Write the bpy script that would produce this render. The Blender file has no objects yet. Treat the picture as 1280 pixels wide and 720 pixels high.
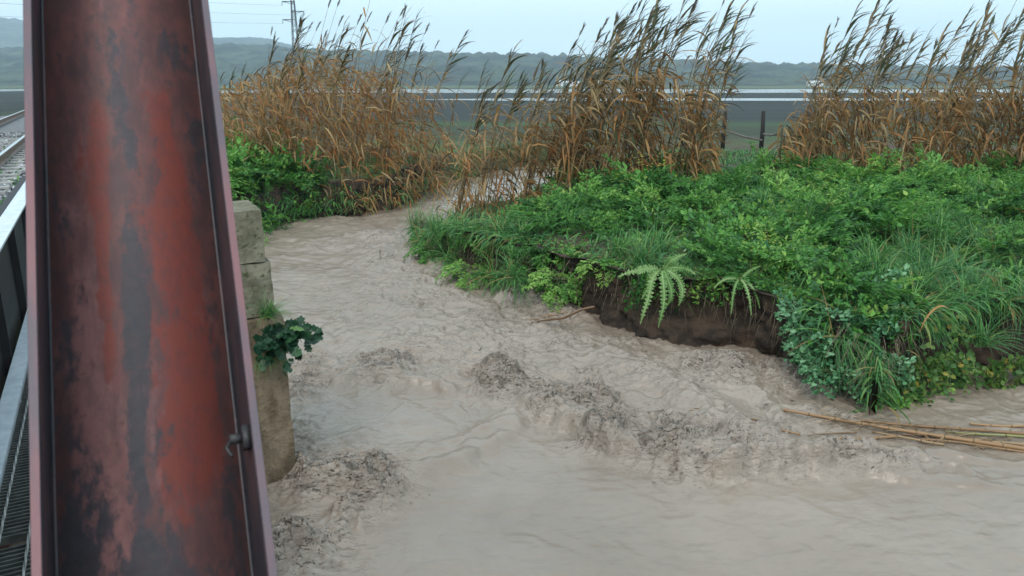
import bpy, math, random
import numpy as np
from mathutils import Vector, Matrix

# ------------------------------------------------------------------ camera
F = 950.0                      # focal length in photo pixels (1280 wide)
PITCH = math.atan(256 / F)     # horizon at pixel row 104
H = 3.2                        # eye above the water
CP, SP = math.cos(PITCH), math.sin(PITCH)
scene = bpy.context.scene
C = scene.collection
cd = bpy.data.cameras.new('camera')
cam = bpy.data.objects.new('camera', cd)
C.objects.link(cam)
cam.location = (0, 0, H)
cam.rotation_euler = (math.pi / 2 - PITCH, 0, 0)
cd.sensor_width = 36.0
cd.lens = 36.0 * F / 1280
cd.clip_start = 0.05
cd.clip_end = 9000
cd.dof.use_dof = True
cd.dof.focus_distance = 8.5
cd.dof.aperture_fstop = 7.0
scene.camera = cam

# ------------------------------------------------------------------ light
SUN_EL, SUN_AZ = math.radians(52), math.radians(200)
world = bpy.data.worlds.new('World')
scene.world = world
world.use_nodes = True
wn = world.node_tree
wn.nodes.clear()
w_out = wn.nodes.new('ShaderNodeOutputWorld')
w_bg = wn.nodes.new('ShaderNodeBackground')
w_sky = wn.nodes.new('ShaderNodeTexSky')
w_sky.sky_type = 'NISHITA'
w_sky.sun_disc = False
w_sky.sun_elevation = SUN_EL
w_sky.sun_rotation = SUN_AZ
w_sky.air_density = 1.0
w_sky.dust_density = 3.0
w_mix = wn.nodes.new('ShaderNodeMix')
w_mix.data_type = 'RGBA'
w_mix.inputs[0].default_value = 0.82          # overcast veil over the sky
w_mix.inputs[7].default_value = (7.1, 9.1, 10.0, 1)
wn.links.new(w_sky.outputs[0], w_mix.inputs[6])
wn.links.new(w_mix.outputs[2], w_bg.inputs[0])
w_bg.inputs[1].default_value = 0.115
wn.links.new(w_bg.outputs[0], w_out.inputs[0])
sd_ = bpy.data.lights.new('sun', 'SUN')
sun = bpy.data.objects.new('sun', sd_)
C.objects.link(sun)
sd_.energy = 1.3
sd_.angle = math.radians(25)
sd_.color = (1.0, 0.94, 0.86)
# direction towards the sun (behind the camera, slightly left)
_dirs = Vector((math.sin(SUN_AZ) * math.cos(SUN_EL), math.cos(SUN_AZ) * math.cos(SUN_EL), math.sin(SUN_EL)))
sun.rotation_euler = _dirs.to_track_quat('Z', 'Y').to_euler()
sun.location = (0, -5, 12)
vs = scene.view_settings
vs.view_transform = 'Standard'
vs.look = 'None'
vs.exposure = 0.5
vs.gamma = 1.0
vs.use_curve_mapping = False
scene.cycles.volume_bounces = 1

# ------------------------------------------------------------------ helpers
rng = np.random.default_rng(7)
random.seed(7)


def at_z(px, py, z=0.0):
    cx, cy = (px - 640) / F, (360 - py) / F
    d = (cx, CP + cy * SP, -SP + cy * CP)
    t = (z - H) / d[2]
    return np.array((d[0] * t, d[1] * t, z))


def at_y(px, py, Y):
    cx, cy = (px - 640) / F, (360 - py) / F
    d = (cx, CP + cy * SP, -SP + cy * CP)
    t = Y / d[1]
    return np.array((d[0] * t, Y, H + d[2] * t))


def sstep(a, b, x):
    t = np.clip((x - a) / (b - a), 0, 1)
    return t * t * (3 - 2 * t)


def _hash(ix, iy, seed):
    h = (ix.astype(np.int64) * 374761393 + iy.astype(np.int64) * 668265263 + seed * 1274126177) & 0xFFFFFFFF
    h = ((h ^ (h >> 13)) * 1274126177) & 0xFFFFFFFF
    h = h ^ (h >> 16)
    return (h & 0xFFFF) / 65535.0 * 2 * math.pi


def perlin(x, y, seed=0):
    x = np.asarray(x, float)
    y = np.asarray(y, float)
    xi, yi = np.floor(x), np.floor(y)
    xf, yf = x - xi, y - yi
    u = xf * xf * xf * (xf * (xf * 6 - 15) + 10)
    v = yf * yf * yf * (yf * (yf * 6 - 15) + 10)

    def g(ox, oy):
        a = _hash(xi + ox, yi + oy, seed)
        return np.cos(a) * (xf - ox) + np.sin(a) * (yf - oy)
    a = g(0, 0) * (1 - u) + g(1, 0) * u
    b = g(0, 1) * (1 - u) + g(1, 1) * u
    return (a * (1 - v) + b * v) * 1.5


def fbm(x, y, seed=0, octs=4, gain=0.5, lac=2.03):
    s, a = 0, 1.0
    for o in range(octs):
        s = s + a * perlin(x, y, seed + o * 17)
        x, y, a = x * lac, y * lac, a * gain
    return s


def ridged(x, y, seed=0, octs=4, gain=0.55, lac=2.1):
    s, a = 0, 1.0
    for o in range(octs):
        s = s + a * (1 - 2 * np.abs(perlin(x, y, seed + o * 17)))
        x, y, a = x * lac, y * lac, a * gain
    return s


def poly_sd(P, x, y):
    """signed distance to a closed polygon, positive outside"""
    x = np.asarray(x, float)
    y = np.asarray(y, float)
    best = np.full(x.shape, 1e18)
    inside = np.zeros(x.shape, bool)
    n = len(P)
    for i in range(n):
        ax, ay = P[i][0], P[i][1]
        bx, by = P[(i + 1) % n][0], P[(i + 1) % n][1]
        dx, dy = bx - ax, by - ay
        t = np.clip(((x - ax) * dx + (y - ay) * dy) / (dx * dx + dy * dy + 1e-12), 0, 1)
        best = np.minimum(best, (x - ax - t * dx) ** 2 + (y - ay - t * dy) ** 2)
        c = (ay > y) != (by > y)
        with np.errstate(divide='ignore', invalid='ignore'):
            xs = (bx - ax) * (y - ay) / (by - ay + 1e-15) + ax
        inside ^= c & (x < xs)
    d = np.sqrt(best)
    return np.where(inside, -d, d)


def line_d(P, x, y):
    """distance to an open polyline, side sign and parameter 0..1"""
    best = np.full(x.shape, 1e18)
    side = np.zeros(x.shape)
    par = np.zeros(x.shape)
    n = len(P) - 1
    for i in range(n):
        ax, ay = P[i][0], P[i][1]
        bx, by = P[i + 1][0], P[i + 1][1]
        dx, dy = bx - ax, by - ay
        t = np.clip(((x - ax) * dx + (y - ay) * dy) / (dx * dx + dy * dy + 1e-12), 0, 1)
        ex, ey = x - ax - t * dx, y - ay - t * dy
        d2 = ex * ex + ey * ey
        m = d2 < best
        best = np.where(m, d2, best)
        side = np.where(m, np.sign(dx * ey - dy * ex), side)
        par = np.where(m, (i + t) / n, par)
    return np.sqrt(best), side, par


def smooth_poly(P, step):
    """Catmull-Rom through the points, resampled evenly"""
    P = [np.array(p[:2], float) for p in P]
    Q = [P[0] * 2 - P[1]] + P + [P[-1] * 2 - P[-2]]
    out = []
    for i in range(1, len(Q) - 2):
        for t in np.linspace(0, 1, 16, endpoint=False):
            a, b, c, d = Q[i - 1], Q[i], Q[i + 1], Q[i + 2]
            out.append(.5 * ((2 * b) + (-a + c) * t + (2 * a - 5 * b + 4 * c - d) * t * t + (-a + 3 * b - 3 * c + d) * t ** 3))
    out.append(P[-1])
    out = np.array(out)
    L = np.concatenate([[0], np.cumsum(np.linalg.norm(np.diff(out, axis=0), axis=1))])
    n = max(2, int(L[-1] / step))
    s = np.linspace(0, L[-1], n)
    return np.stack([np.interp(s, L, out[:, 0]), np.interp(s, L, out[:, 1])], 1)


# ---- meshes
class MB:
    def __init__(self):
        self.v, self.f, self.t = [], [], []

    def add(self, verts, faces, tint=0.5):
        o = len(self.v)
        self.v.extend([tuple(p) for p in verts])
        self.f.extend([tuple(i + o for i in f) for f in faces])
        if hasattr(tint, '__len__'):
            self.t.extend(tint)
        else:
            self.t.extend([tint] * len(verts))

    def box(self, x0, x1, y0, y1, z0, z1, tint=.5):
        self.add([(x0, y0, z0), (x1, y0, z0), (x1, y1, z0), (x0, y1, z0), (x0, y0, z1), (x1, y0, z1), (x1, y1, z1), (x0, y1, z1)],
                 [(0, 3, 2, 1), (4, 5, 6, 7), (0, 1, 5, 4), (1, 2, 6, 5), (2, 3, 7, 6), (3, 0, 4, 7)], tint)

    def tube(self, pts, radii, n=6, tint=.5, cap=True):
        pts = [Vector(p) for p in pts]
        if not hasattr(radii, '__len__'):
            radii = [radii] * len(pts)
        vs_, fs = [], []
        ref = Vector((0.31, 0.2, 0.93)).normalized()
        for i, p in enumerate(pts):
            d = (pts[min(i + 1, len(pts) - 1)] - pts[max(i - 1, 0)]).normalized()
            if abs(d.dot(ref)) > .97:
                r = Vector((1, .1, 0))
            else:
                r = ref
            a = d.cross(r).normalized()
            b = d.cross(a)
            for k in range(n):
                an = 2 * math.pi * k / n
                vs_.append(p + (a * math.cos(an) + b * math.sin(an)) * radii[i])
        for i in range(len(pts) - 1):
            for k in range(n):
                fs.append((i * n + k, i * n + (k + 1) % n, (i + 1) * n + (k + 1) % n, (i + 1) * n + k))
        if cap:
            fs.append(tuple(range(n))[::-1])
            fs.append(tuple((len(pts) - 1) * n + k for k in range(n)))
        self.add(vs_, fs, tint)

    def ribbon(self, pts, widths, side, tint=.5):
        """flat blade along pts; side = lateral direction (Vector) or list"""
        vs_, fs = [], []
        for i, p in enumerate(pts):
            p = Vector(p)
            s = side[i] if isinstance(side, list) else side
            vs_.append(p - s * widths[i] * .5)
            vs_.append(p + s * widths[i] * .5)
        for i in range(len(pts) - 1):
            fs.append((2 * i, 2 * i + 1, 2 * i + 3, 2 * i + 2))
        self.add(vs_, fs, tint)

    def leaf(self, p, d, s, L, W, tint=.5, lobes=False, curl=0.0):
        """one leaf: p base, d direction, s side vector"""
        p, d, s = Vector(p), Vector(d).normalized(), Vector(s).normalized()
        nrm = d.cross(s)
        if lobes:
            prof = [(0, 0), (.12, .55), (.25, .35), (.42, 1), (.55, .55), (.72, .75), (.85, .3), (1, 0)]
        else:
            prof = [(0, 0), (.25, .8), (.5, 1), (.78, .6), (1, 0)]
        mid = [p + d * (L * .5) - nrm * curl * L * .25]
        vs_ = [p]
        for t, w in prof[1:-1]:
            vs_.append(p + d * L * t + s * W * .5 * w - nrm * curl * L * t * t)
        vs_.append(p + d * L - nrm * curl * L)
        for t, w in prof[1:-1][::-1]:
            vs_.append(p + d * L * t - s * W * .5 * w - nrm * curl * L * t * t)
        n = len(vs_)
        vs_ += [p + d * L * .5 - nrm * (curl * L * .25 - W * .06)]
        self.add(vs_, [(i, (i + 1) % n, n) for i in range(n)], tint)

    def mesh(self, name, mat=None, smooth=True):
        me = bpy.data.meshes.new(name)
        me.from_pydata([tuple(p) for p in self.v], [], self.f)
        at = me.attributes.new('tint', 'FLOAT', 'POINT')
        at.data.foreach_set('value', np.array(self.t, dtype=np.float32))
        if smooth:
            me.polygons.foreach_set('use_smooth', np.ones(len(me.polygons), bool))
        if mat:
            me.materials.append(mat)
        me.update()
        return me


def link(name, me, parent=None, loc=None):
    o = bpy.data.objects.new(name, me)
    C.objects.link(o)
    if parent is not None:
        o.parent = parent
    if loc is not None:
        o.location = loc
    return o


def tag(o, label, cat, group=None):
    o['label'] = label
    o['category'] = cat
    if group:
        o['group'] = group
    return o


def structure(o):
    o['kind'] = 'structure'
    return o


def stuff(o, label=None, cat=None):
    o['kind'] = 'stuff'
    if label:
        o['label'] = label
        o['category'] = cat
    return o


def empty(name, loc=(0, 0, 0), rz=0.0):
    o = bpy.data.objects.new(name, None)
    C.objects.link(o)
    o.location = loc
    o.rotation_euler = (0, 0, rz)
    o.empty_display_size = .1
    return o


def grid_mesh(name, X, Y, Z, mat, attrs=None):
    ny, nx = X.shape
    me = bpy.data.meshes.new(name)
    co = np.stack([X, Y, Z], -1).reshape(-1, 3)
    idx = np.arange(nx * ny).reshape(ny, nx)
    q = np.stack([idx[:-1, :-1], idx[:-1, 1:], idx[1:, 1:], idx[1:, :-1]], -1).reshape(-1, 4)
    me.vertices.add(len(co))
    me.vertices.foreach_set('co', co.astype(np.float32).ravel())
    me.loops.add(q.size)
    me.loops.foreach_set('vertex_index', q.astype(np.int32).ravel())
    me.polygons.add(len(q))
    me.polygons.foreach_set('loop_start', np.arange(0, q.size, 4, dtype=np.int32))
    me.polygons.foreach_set('loop_total', np.full(len(q), 4, dtype=np.int32))
    me.polygons.foreach_set('use_smooth', np.ones(len(q), bool))
    me.update(calc_edges=True)
    for k, a in (attrs or {}).items():
        at = me.attributes.new(k, 'FLOAT', 'POINT')
        at.data.foreach_set('value', a.astype(np.float32).ravel())
    me.materials.append(mat)
    return me


# ---- materials
class NT:
    def __init__(self, name):
        self.m = bpy.data.materials.new(name)
        self.m.use_nodes = True
        self.t = self.m.node_tree
        self.t.nodes.clear()
        self.out = self.t.nodes.new('ShaderNodeOutputMaterial')

    def n(self, typ, ins=None, **kw):
        nd = self.t.nodes.new(typ)
        for k, v in kw.items():
            setattr(nd, k, v)
        for k, v in (ins or {}).items():
            self.set(nd.inputs[k], v)
        return nd

    def set(self, sock, v):
        if isinstance(v, bpy.types.NodeSocket):
            self.t.links.new(v, sock)
        elif isinstance(v, (tuple, list)) and len(v) == 3 and sock.type == 'RGBA':
            sock.default_value = (*v, 1)
        else:
            sock.default_value = v

    def noise(self, vec, scale, detail=4, rough=.55, dist=0.0):
        return self.n('ShaderNodeTexNoise', {'Vector': vec, 'Scale': scale, 'Detail': detail, 'Roughness': rough, 'Distortion': dist}).outputs['Fac']

    def mapping(self, vec, scale=(1, 1, 1), rot=(0, 0, 0), loc=(0, 0, 0)):
        return self.n('ShaderNodeMapping', {'Vector': vec, 'Scale': scale, 'Rotation': rot, 'Location': loc}).outputs[0]

    def mix(self, fac, a, b):
        nd = self.n('ShaderNodeMix', data_type='RGBA')
        self.set(nd.inputs[0], fac)
        self.set(nd.inputs[6], a)
        self.set(nd.inputs[7], b)
        return nd.outputs[2]

    def ramp(self, fac, lo, hi, a=0.0, b=1.0):
        return self.n('ShaderNodeMapRange', {'Value': fac, 'From Min': lo, 'From Max': hi, 'To Min': a, 'To Max': b}, clamp=True, interpolation_type='SMOOTHSTEP').outputs[0]

    def math(self, op, a, b=0.0, c=0.0):
        return self.n('ShaderNodeMath', {0: a, 1: b, 2: c}, operation=op).outputs[0]

    def attr(self, name):
        return self.n('ShaderNodeAttribute', attribute_name=name).outputs['Fac']

    def obj(self):
        return self.n('ShaderNodeTexCoord').outputs['Object']

    def pos(self):
        return self.n('ShaderNodeNewGeometry').outputs['Position']

    def rnd(self):
        return self.n('ShaderNodeObjectInfo').outputs['Random']

    def bump(self, h, strength=.3, dist=.01, normal=None):
        nd = self.n('ShaderNodeBump', {'Height': h, 'Strength': strength, 'Distance': dist})
        if normal is not None:
            self.set(nd.inputs['Normal'], normal)
        return nd.outputs[0]

    def pbr(self, col, rough=.6, metal=0.0, normal=None, spec=.5, sheen=None):
        p = self.n('ShaderNodeBsdfPrincipled', {'Base Color': col, 'Roughness': rough, 'Metallic': metal, 'Specular IOR Level': spec})
        if normal is not None:
            self.set(p.inputs['Normal'], normal)
        self.t.links.new(p.outputs[0], self.out.inputs[0])
        return p

    def colramp(self, fac, stops):
        nd = self.n('ShaderNodeValToRGB', {0: fac})
        cr = nd.color_ramp
        while len(cr.elements) < len(stops):
            cr.elements.new(.5)
        for e, (p, c) in zip(cr.elements, stops):
            e.position = p
            e.color = (*c, 1)
        return nd.outputs[0]


def leaf_mat(name, stops, rough=.5, trans=.35, jitter=.25, spec=.35):
    m = NT(name)
    f = m.math('ADD', m.attr('tint'), m.math('MULTIPLY', m.math('SUBTRACT', m.rnd(), .5), jitter))
    col = m.colramp(f, stops)
    p = m.n('ShaderNodeBsdfPrincipled', {'Base Color': col, 'Roughness': rough, 'Specular IOR Level': spec})
    t = m.n('ShaderNodeBsdfTranslucent', {'Color': col})
    mx = m.n('ShaderNodeMixShader', {0: trans, 1: p.outputs[0], 2: t.outputs[0]})
    m.t.links.new(mx.outputs[0], m.out.inputs[0])
    return m.m


def plain_mat(name, c1, c2, scale=6.0, rough=.7, bump=.2, bdist=.01, stretch=(1, 1, 1), metal=0.0, detail=5):
    m = NT(name)
    v = m.mapping(m.obj(), stretch)
    n1 = m.noise(v, scale, detail)
    col = m.mix(m.ramp(n1, .3, .7), c1, c2)
    m.pbr(col, rough, metal, m.bump(m.noise(v, scale * 4, 6), bump, bdist))
    return m.m


# ------------------------------------------------------------------ layout
TH = math.radians(28.0)                                        # bridge direction, turned left of view
D_ = np.array((-math.sin(TH), math.cos(TH)))       # along the track
R_ = np.array((math.cos(TH), math.sin(TH)))        # to the right of the track


def br(x, y):
    """bridge frame (x right of camera line, y along track) -> world xy"""
    return R_ * x + D_ * y


foot_px = [(515, 300), (528, 322), (560, 345), (620, 366), (690, 390), (740, 412), (800, 428), (880, 436), (950, 456),
           (1010, 486), (1055, 512), (1100, 528), (1128, 508), (1165, 486), (1215, 473), (1285, 470)]
foot_world = [at_z(*p)[:2] for p in foot_px]
foot_line = smooth_poly(foot_world + [np.array((7.5, 8.8)), np.array((12, 9.0))], .05)
left_px = [(322, 291), (345, 282), (395, 273), (445, 269), (500, 262)]
left_world = [at_z(*p)[:2] for p in left_px]
CHANNEL = [(-9, -14), (16, -14), (16, 7.5)] + [tuple(p) for p in foot_line[::-1][::4]] + \
          [(-1.7, 17.6), (-0.9, 19.2), (1.2, 20.3), (2.3, 22.5), (2.6, 26), (2.2, 29.5), (0.8, 30.5), (-0.3, 28.5), (-1.9, 24.5), (-2.5, 21.5)] + \
          [tuple(p) for p in left_world[::-1]] + [(-5.9, 16.2), tuple(br(1.2, 6.5)), tuple(br(1.09, 6.0)), tuple(br(-6, 6.0))]


def terrain(x, y):
    x = np.asarray(x, float)
    y = np.asarray(y, float)
    sd = poly_sd(CHANNEL, x, y)
    L = -(x * R_[0] + y * R_[1])                   # left of the camera line, across the track
    s = x * D_[0] + y * D_[1]
    base = 0.88 + .22 * sstep(.3, 4, sd) + .05 * fbm(x * .6, y * .6, 3, 3) * sstep(.2, 1.5, sd)
    # the tip of the bank, washed low where the stream bends
    tip = sstep(-2.9, -2.3, x) * (1 - sstep(-.3, 1.6, x)) * sstep(12.8, 14.6, y) * (1 - sstep(21, 23, y))
    base = base + (.36 - base) * tip
    # railway embankment
    emb = sstep(-2.6, 0.6, L) * (1 - sstep(4.2, 7.5, L)) * sstep(9.2, 10.2, s)
    base = base + (1.62 - base) * emb
    far = sstep(30, 60, np.hypot(x, y))
    base = base * (1 - far) + far * np.maximum(.9, emb * 1.62)
    leftside = (L > -3.2) & (y < 30)
    wdt = np.where(leftside, 1.0, .42)
    k = np.clip((sd - .12) / wdt, 0, 1)
    k = k * k * (3 - 2 * k)
    return -1.0 + (base + 1.0) * k


# lookup grids (10 cm) so that single queries are fast
LX0, LY0, LST = -16.0, 4.0, 0.1
_lx, _ly = np.meshgrid(np.arange(LX0, 16.01, LST), np.arange(LY0, 36.01, LST))
LUT_T = terrain(_lx.ravel(), _ly.ravel()).reshape(_lx.shape)
LUT_S = poly_sd(CHANNEL, _lx.ravel(), _ly.ravel()).reshape(_lx.shape)


def _lut(T, x, y):
    i = (x - LX0) / LST
    j = (y - LY0) / LST
    i0, j0 = int(i), int(j)
    if i < 0 or j < 0 or i0 >= T.shape[1] - 1 or j0 >= T.shape[0] - 1:
        return None
    a, b_ = i - i0, j - j0
    return float((T[j0, i0] * (1 - a) + T[j0, i0 + 1] * a) * (1 - b_) + (T[j0 + 1, i0] * (1 - a) + T[j0 + 1, i0 + 1] * a) * b_)


def tz(x, y):
    v = _lut(LUT_T, x, y)
    return v if v is not None else float(terrain(np.array([x]), np.array([y]))[0])


def chan_sd(x, y):
    v = _lut(LUT_S, x, y)
    return v if v is not None else float(poly_sd(CHANNEL, np.array([x]), np.array([y]))[0])


# ------------------------------------------------------------------ ground
def spaced(lo, a, b, hi, st, n):
    mid = np.arange(a, b, st)
    g1 = a - np.geomspace(st, a - lo, n)
    g2 = b + np.geomspace(st, hi - b, n)
    return np.concatenate([g1[::-1], mid, [b], g2])


gm = NT('ground_soil')
_p = gm.pos()
_n1 = gm.noise(_p, .35, 5)
_n2 = gm.noise(_p, 7.0, 6)
soil = gm.mix(gm.ramp(_n2, .3, .7), (.055, .040, .028), (.11, .08, .055))
grassc = gm.mix(gm.ramp(gm.noise(_p, 3.0, 5), .3, .7), (.035, .075, .022), (.07, .14, .035))
near = gm.mix(gm.ramp(_n1, .42, .6), soil, grassc)
sx = gm.n('ShaderNodeSeparateXYZ', {0: _p})
band = gm.noise(gm.mapping(_p, (.004, .05, 0)), 1.0, 4, .6)
fieldc = gm.mix(gm.ramp(band, .42, .58), (.040, .036, .032), (.040, .085, .034))
rows = gm.noise(gm.mapping(_p, (.02, .6, 0)), 1.0, 3, .6)
fieldc = gm.mix(gm.ramp(rows, .45, .7), fieldc, (.062, .060, .050))
far_plough = gm.ramp(sx.outputs['Y'], 44, 52)
fieldc = gm.mix(far_plough, gm.mix(gm.ramp(band, .3, .55), (.040, .095, .030), (.038, .050, .030)), gm.mix(gm.ramp(rows, .4, .7), (.024, .031, .030), (.038, .044, .040)))
fieldc = gm.mix(gm.ramp(sx.outputs['Y'], 280, 420), fieldc, gm.mix(gm.ramp(band, .4, .6), (.06, .085, .04), (.10, .12, .06)))
gcol = gm.mix(gm.ramp(sx.outputs['Y'], 26, 34), near, fieldc)
gm.pbr(gcol, .9, 0, gm.bump(_n2, .6, .03), .2)
xs = spaced(-3600, -12, 13, 3600, .12, 44)
ys = spaced(-300, 2, 34, 3800, .12, 44)
GX, GY = np.meshgrid(xs, ys)
GZ = terrain(GX.ravel(), GY.ravel()).reshape(GX.shape)
structure(link('ground', grid_mesh('ground', GX, GY, GZ, gm.m)))

# far flood sheets lying on the fields
lm = NT('still_flood_water')
lm.pbr((.42, .41, .38), .12, 0, lm.bump(lm.noise(lm.mapping(lm.pos(), (.3, .3, .3)), 1, 4), .03, .02))
for (x0, x1, y0, y1, sd0) in ((-15, 260, 104, 121, 1), (-420, 700, 190, 300, 2)):
    b = MB()
    n = 60
    tx = np.linspace(x0, x1, n)
    yl = y0 + (y1 - y0) * .15 * fbm(tx * .02, tx * 0 + sd0, sd0, 3)
    yh = y1 + (y1 - y0) * .25 * fbm(tx * .015, tx * 0 + sd0 + 5, sd0, 3)
    e = np.minimum(1, np.minimum(np.arange(n), n - 1 - np.arange(n)) / 3)
    ymid = (yl + yh) / 2
    yl, yh = ymid + (yl - ymid) * e, ymid + (yh - ymid) * e
    b.add([(tx[i], yl[i], .955) for i in range(n)] + [(tx[i], yh[i], .955) for i in range(n)],
          [(i, i + 1, n + i + 1, n + i) for i in range(n - 1)])
    structure(link('flooded_field', b.mesh('flooded_field', lm.m)))

# ------------------------------------------------------------------ hills
hm = NT('far_hillside')
_p = hm.pos()
hw = hm.noise(hm.mapping(_p, (.012, .006, .03)), 1, 6, .6)
hf = hm.noise(hm.mapping(_p, (.05, .03, .08)), 1, 5, .6)
hcol = hm.mix(hm.ramp(hw, .42, .56), (.022, .032, .026), (.060, .078, .05))
hcol = hm.mix(hm.ramp(hf, .45, .62), hcol, (.016, .026, .020))
hm.pbr(hcol, .95, 0, None, .1)


def hill(name, Yr, Yf, prof, bump, seed, x0, x1, nx):
    tx = np.linspace(x0, x1, nx)
    px = 640 + tx / Yr * F
    ridge = (104 - np.interp(px, [a for a, _ in prof], [b_ for _, b_ in prof])) / F * Yr * 1.035 + H
    ty = np.concatenate([np.linspace(Yf, Yr, 34), np.linspace(Yr + 20, Yr + 700, 8)])
    X, Y = np.meshgrid(tx, ty)
    k = sstep(Yf, Yr, Y) * (1 - .6 * sstep(Yr, Yr + 700, Y))
    Z = (ridge[None, :] - .9) * k * (1 + .12 * fbm(X * .004, Y * .004, seed, 4) * (1 - k)) + .4
    tr = np.maximum(0, fbm(X * .045, Y * .03, seed + 3, 3) + .15) * bump * sstep(Yf + 40, Yf + 200, Y)
    Z = Z + tr
    structure(link(name, grid_mesh(name, X, Y, Z, hm.m)))


hill('hill', 1500, 620, [(-900, 66), (0, 70), (250, 66), (345, 64), (430, 70), (520, 72), (640, 74), (760, 78), (880, 83), (990, 86), (1100, 88), (1280, 90), (2100, 92)],
     7.5, 5, -2600, 2600, 900)
hill('hill', 2700, 1600, [(-900, 20), (-200, 18), (0, 28), (40, 33), (160, 46), (270, 55), (345, 55), (400, 68), (520, 84), (640, 95), (2100, 97)],
     8, 9, -3500, 1500, 700)

# ------------------------------------------------------------------ flood water
wm = NT('muddy_flood_water')
_p = wm.pos()
fm = wm.attr('foam')
big = wm.noise(wm.mapping(_p, (.5, .35, 1)), 1.2, 4)
mud = wm.mix(wm.ramp(big, .35, .65), (.238, .186, .146), (.285, .228, .182))
mud = wm.mix(wm.math('MULTIPLY', fm, .55), mud, (.38, .318, .266))
silt = wm.noise(wm.mapping(_p, (1.5, 3.2, 3), (0, 0, -.55)), 2.0, 6, .62, 1.0)
mud = wm.mix(wm.math('MULTIPLY', wm.ramp(silt, .50, .66), wm.math('MULTIPLY_ADD', fm, .60, .12)), mud, (.115, .085, .064))
fine = wm.noise(wm.mapping(_p, (4.5, 9, 9), (0, 0, -.55)), 2.2, 6, .6, 1.0)
fine2 = wm.noise(wm.mapping(_p, (1.6, 3.2, 2), (0, 0, .3)), 2.5, 6, .6, .5)
fleck = wm.noise(wm.mapping(_p, (9, 22, 20), (0, 0, -.55)), 1.0, 5, .65, 1.6)
mud = wm.mix(wm.math('MULTIPLY', wm.ramp(fleck, .535, .62), wm.math('MULTIPLY_ADD', fm, .90, .04)), mud, (.058, .041, .030))
bs = wm.math('MULTIPLY_ADD', fm, .9, .10)
nb = wm.bump(fine2, .22, .03)
nb2 = wm.n('ShaderNodeBump', {'Height': fine, 'Strength': bs, 'Distance': .05, 'Normal': nb}).outputs[0]
wm.pbr(mud, wm.math('MULTIPLY_ADD', fm, .02, .22), 0, nb2, .5)

ROUGH = [  # pixel centre, radius along x and y in metres, amount
    (400, 640, .45, .75, 1.5), (360, 690, .4, .4, 1.6), (440, 600, .4, .3, 1.2), (470, 625, .3, .2, .9), (385, 600, .3, .3, 1.3), (470, 465, .45, .5, 1.1), (385, 475, .35, .8, .9), (380, 560, .25, .6, .7),
    (635, 482, .42, .40, 1.5), (690, 500, .4, .35, 1.4), (740, 510, .45, .4, 1.4), (790, 535, .5, .38, 1.5), (840, 568, .5, .30, 1.3), (700, 520, .35, .25, 1.1), (770, 556, .4, .24, 1.2), (890, 592, .4, .22, 1.0), (960, 588, .45, .18, .8), (1040, 584, .45, .16, .6), (1110, 588, .4, .14, .45),
    (890, 560, .5, .4, .6), (760, 470, .8, .6, .50), (690, 440, .8, .8, .40), (920, 465, .7, .5, .85), (980, 490, .5, .4, .8), (1010, 520, .5, .35, .8),
    (870, 490, .7, .5, .45), (940, 540, .5, .3, .55), (660, 372, .9, 1.0, .75), (580, 345, .7, .9, .75), (530, 325, .7, .9, .7), (545, 375, .7, .8, .45),
    (470, 300, 1.2, 1.5, .45), (480, 325, .5, 1.2, .5), (700, 395, .7, .6, .7), (760, 425, .7, .5, .7), (460, 430, .6, .9, .35), (560, 430, .9, 1.2, .35),
    (640, 420, 1, 1, .40), (440, 350, 1.4, 2, .25)]
RIDGE = [  # pixel polyline, height, width on its lower side, width on its upper side
    ([(655, 505), (700, 535), (760, 566), (830, 588), (890, 598), (960, 590), (1040, 584), (1130, 590)], .17, .075, .34),
    ([(890, 598), (990, 597), (1110, 598), (1280, 612)], .05, .05, .20),
    ([(950, 562), (1060, 569), (1160, 572), (1300, 582)], .055, .035, .12),
    ([(980, 577), (1080, 579), (1150, 583), (1210, 594)], .055, .03, .10),
    ([(430, 640), (500, 610), (575, 585), (630, 545), (668, 505)], .085, .14, .22),
    ([(480, 580), (560, 560), (620, 528)], .045, .08, .15),
    ([(400, 500), (470, 480), (540, 484), (580, 500)], .10, .10, .25),
    ([(560, 478), (600, 470), (650, 474)], .11, .12, .2),
    ([(350, 590), (420, 560), (480, 540)], .06, .08, .15),
    ([(520, 318), (545, 335), (590, 352)], .14, .25, .3),
    ([(430, 296), (480, 300), (530, 297)], .07, .3, .4),
    ([(620, 372), (650, 380), (700, 396), (740, 418)], .09, .2, .2),
    ([(740, 440), (800, 470), (880, 520), (930, 555)], .12, .16, .3),
    ([(860, 470), (930, 500), (1000, 535)], .07, .1, .2),
]
wx = np.concatenate([np.arange(-14, -6.5, .5), np.arange(-6.5, -2.6, .06), np.arange(-2.6, 5.4, .0165), np.arange(5.4, 7, .05), np.arange(7, 20.1, .5)])
wy = np.concatenate([np.arange(-14, 2.5, .5), np.arange(2.5, 9.2, .0165), np.arange(9.2, 13, .026), np.arange(13, 21, .06), np.arange(21, 34, .25)])
WX, WY = np.meshgrid(wx, wy)


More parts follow.
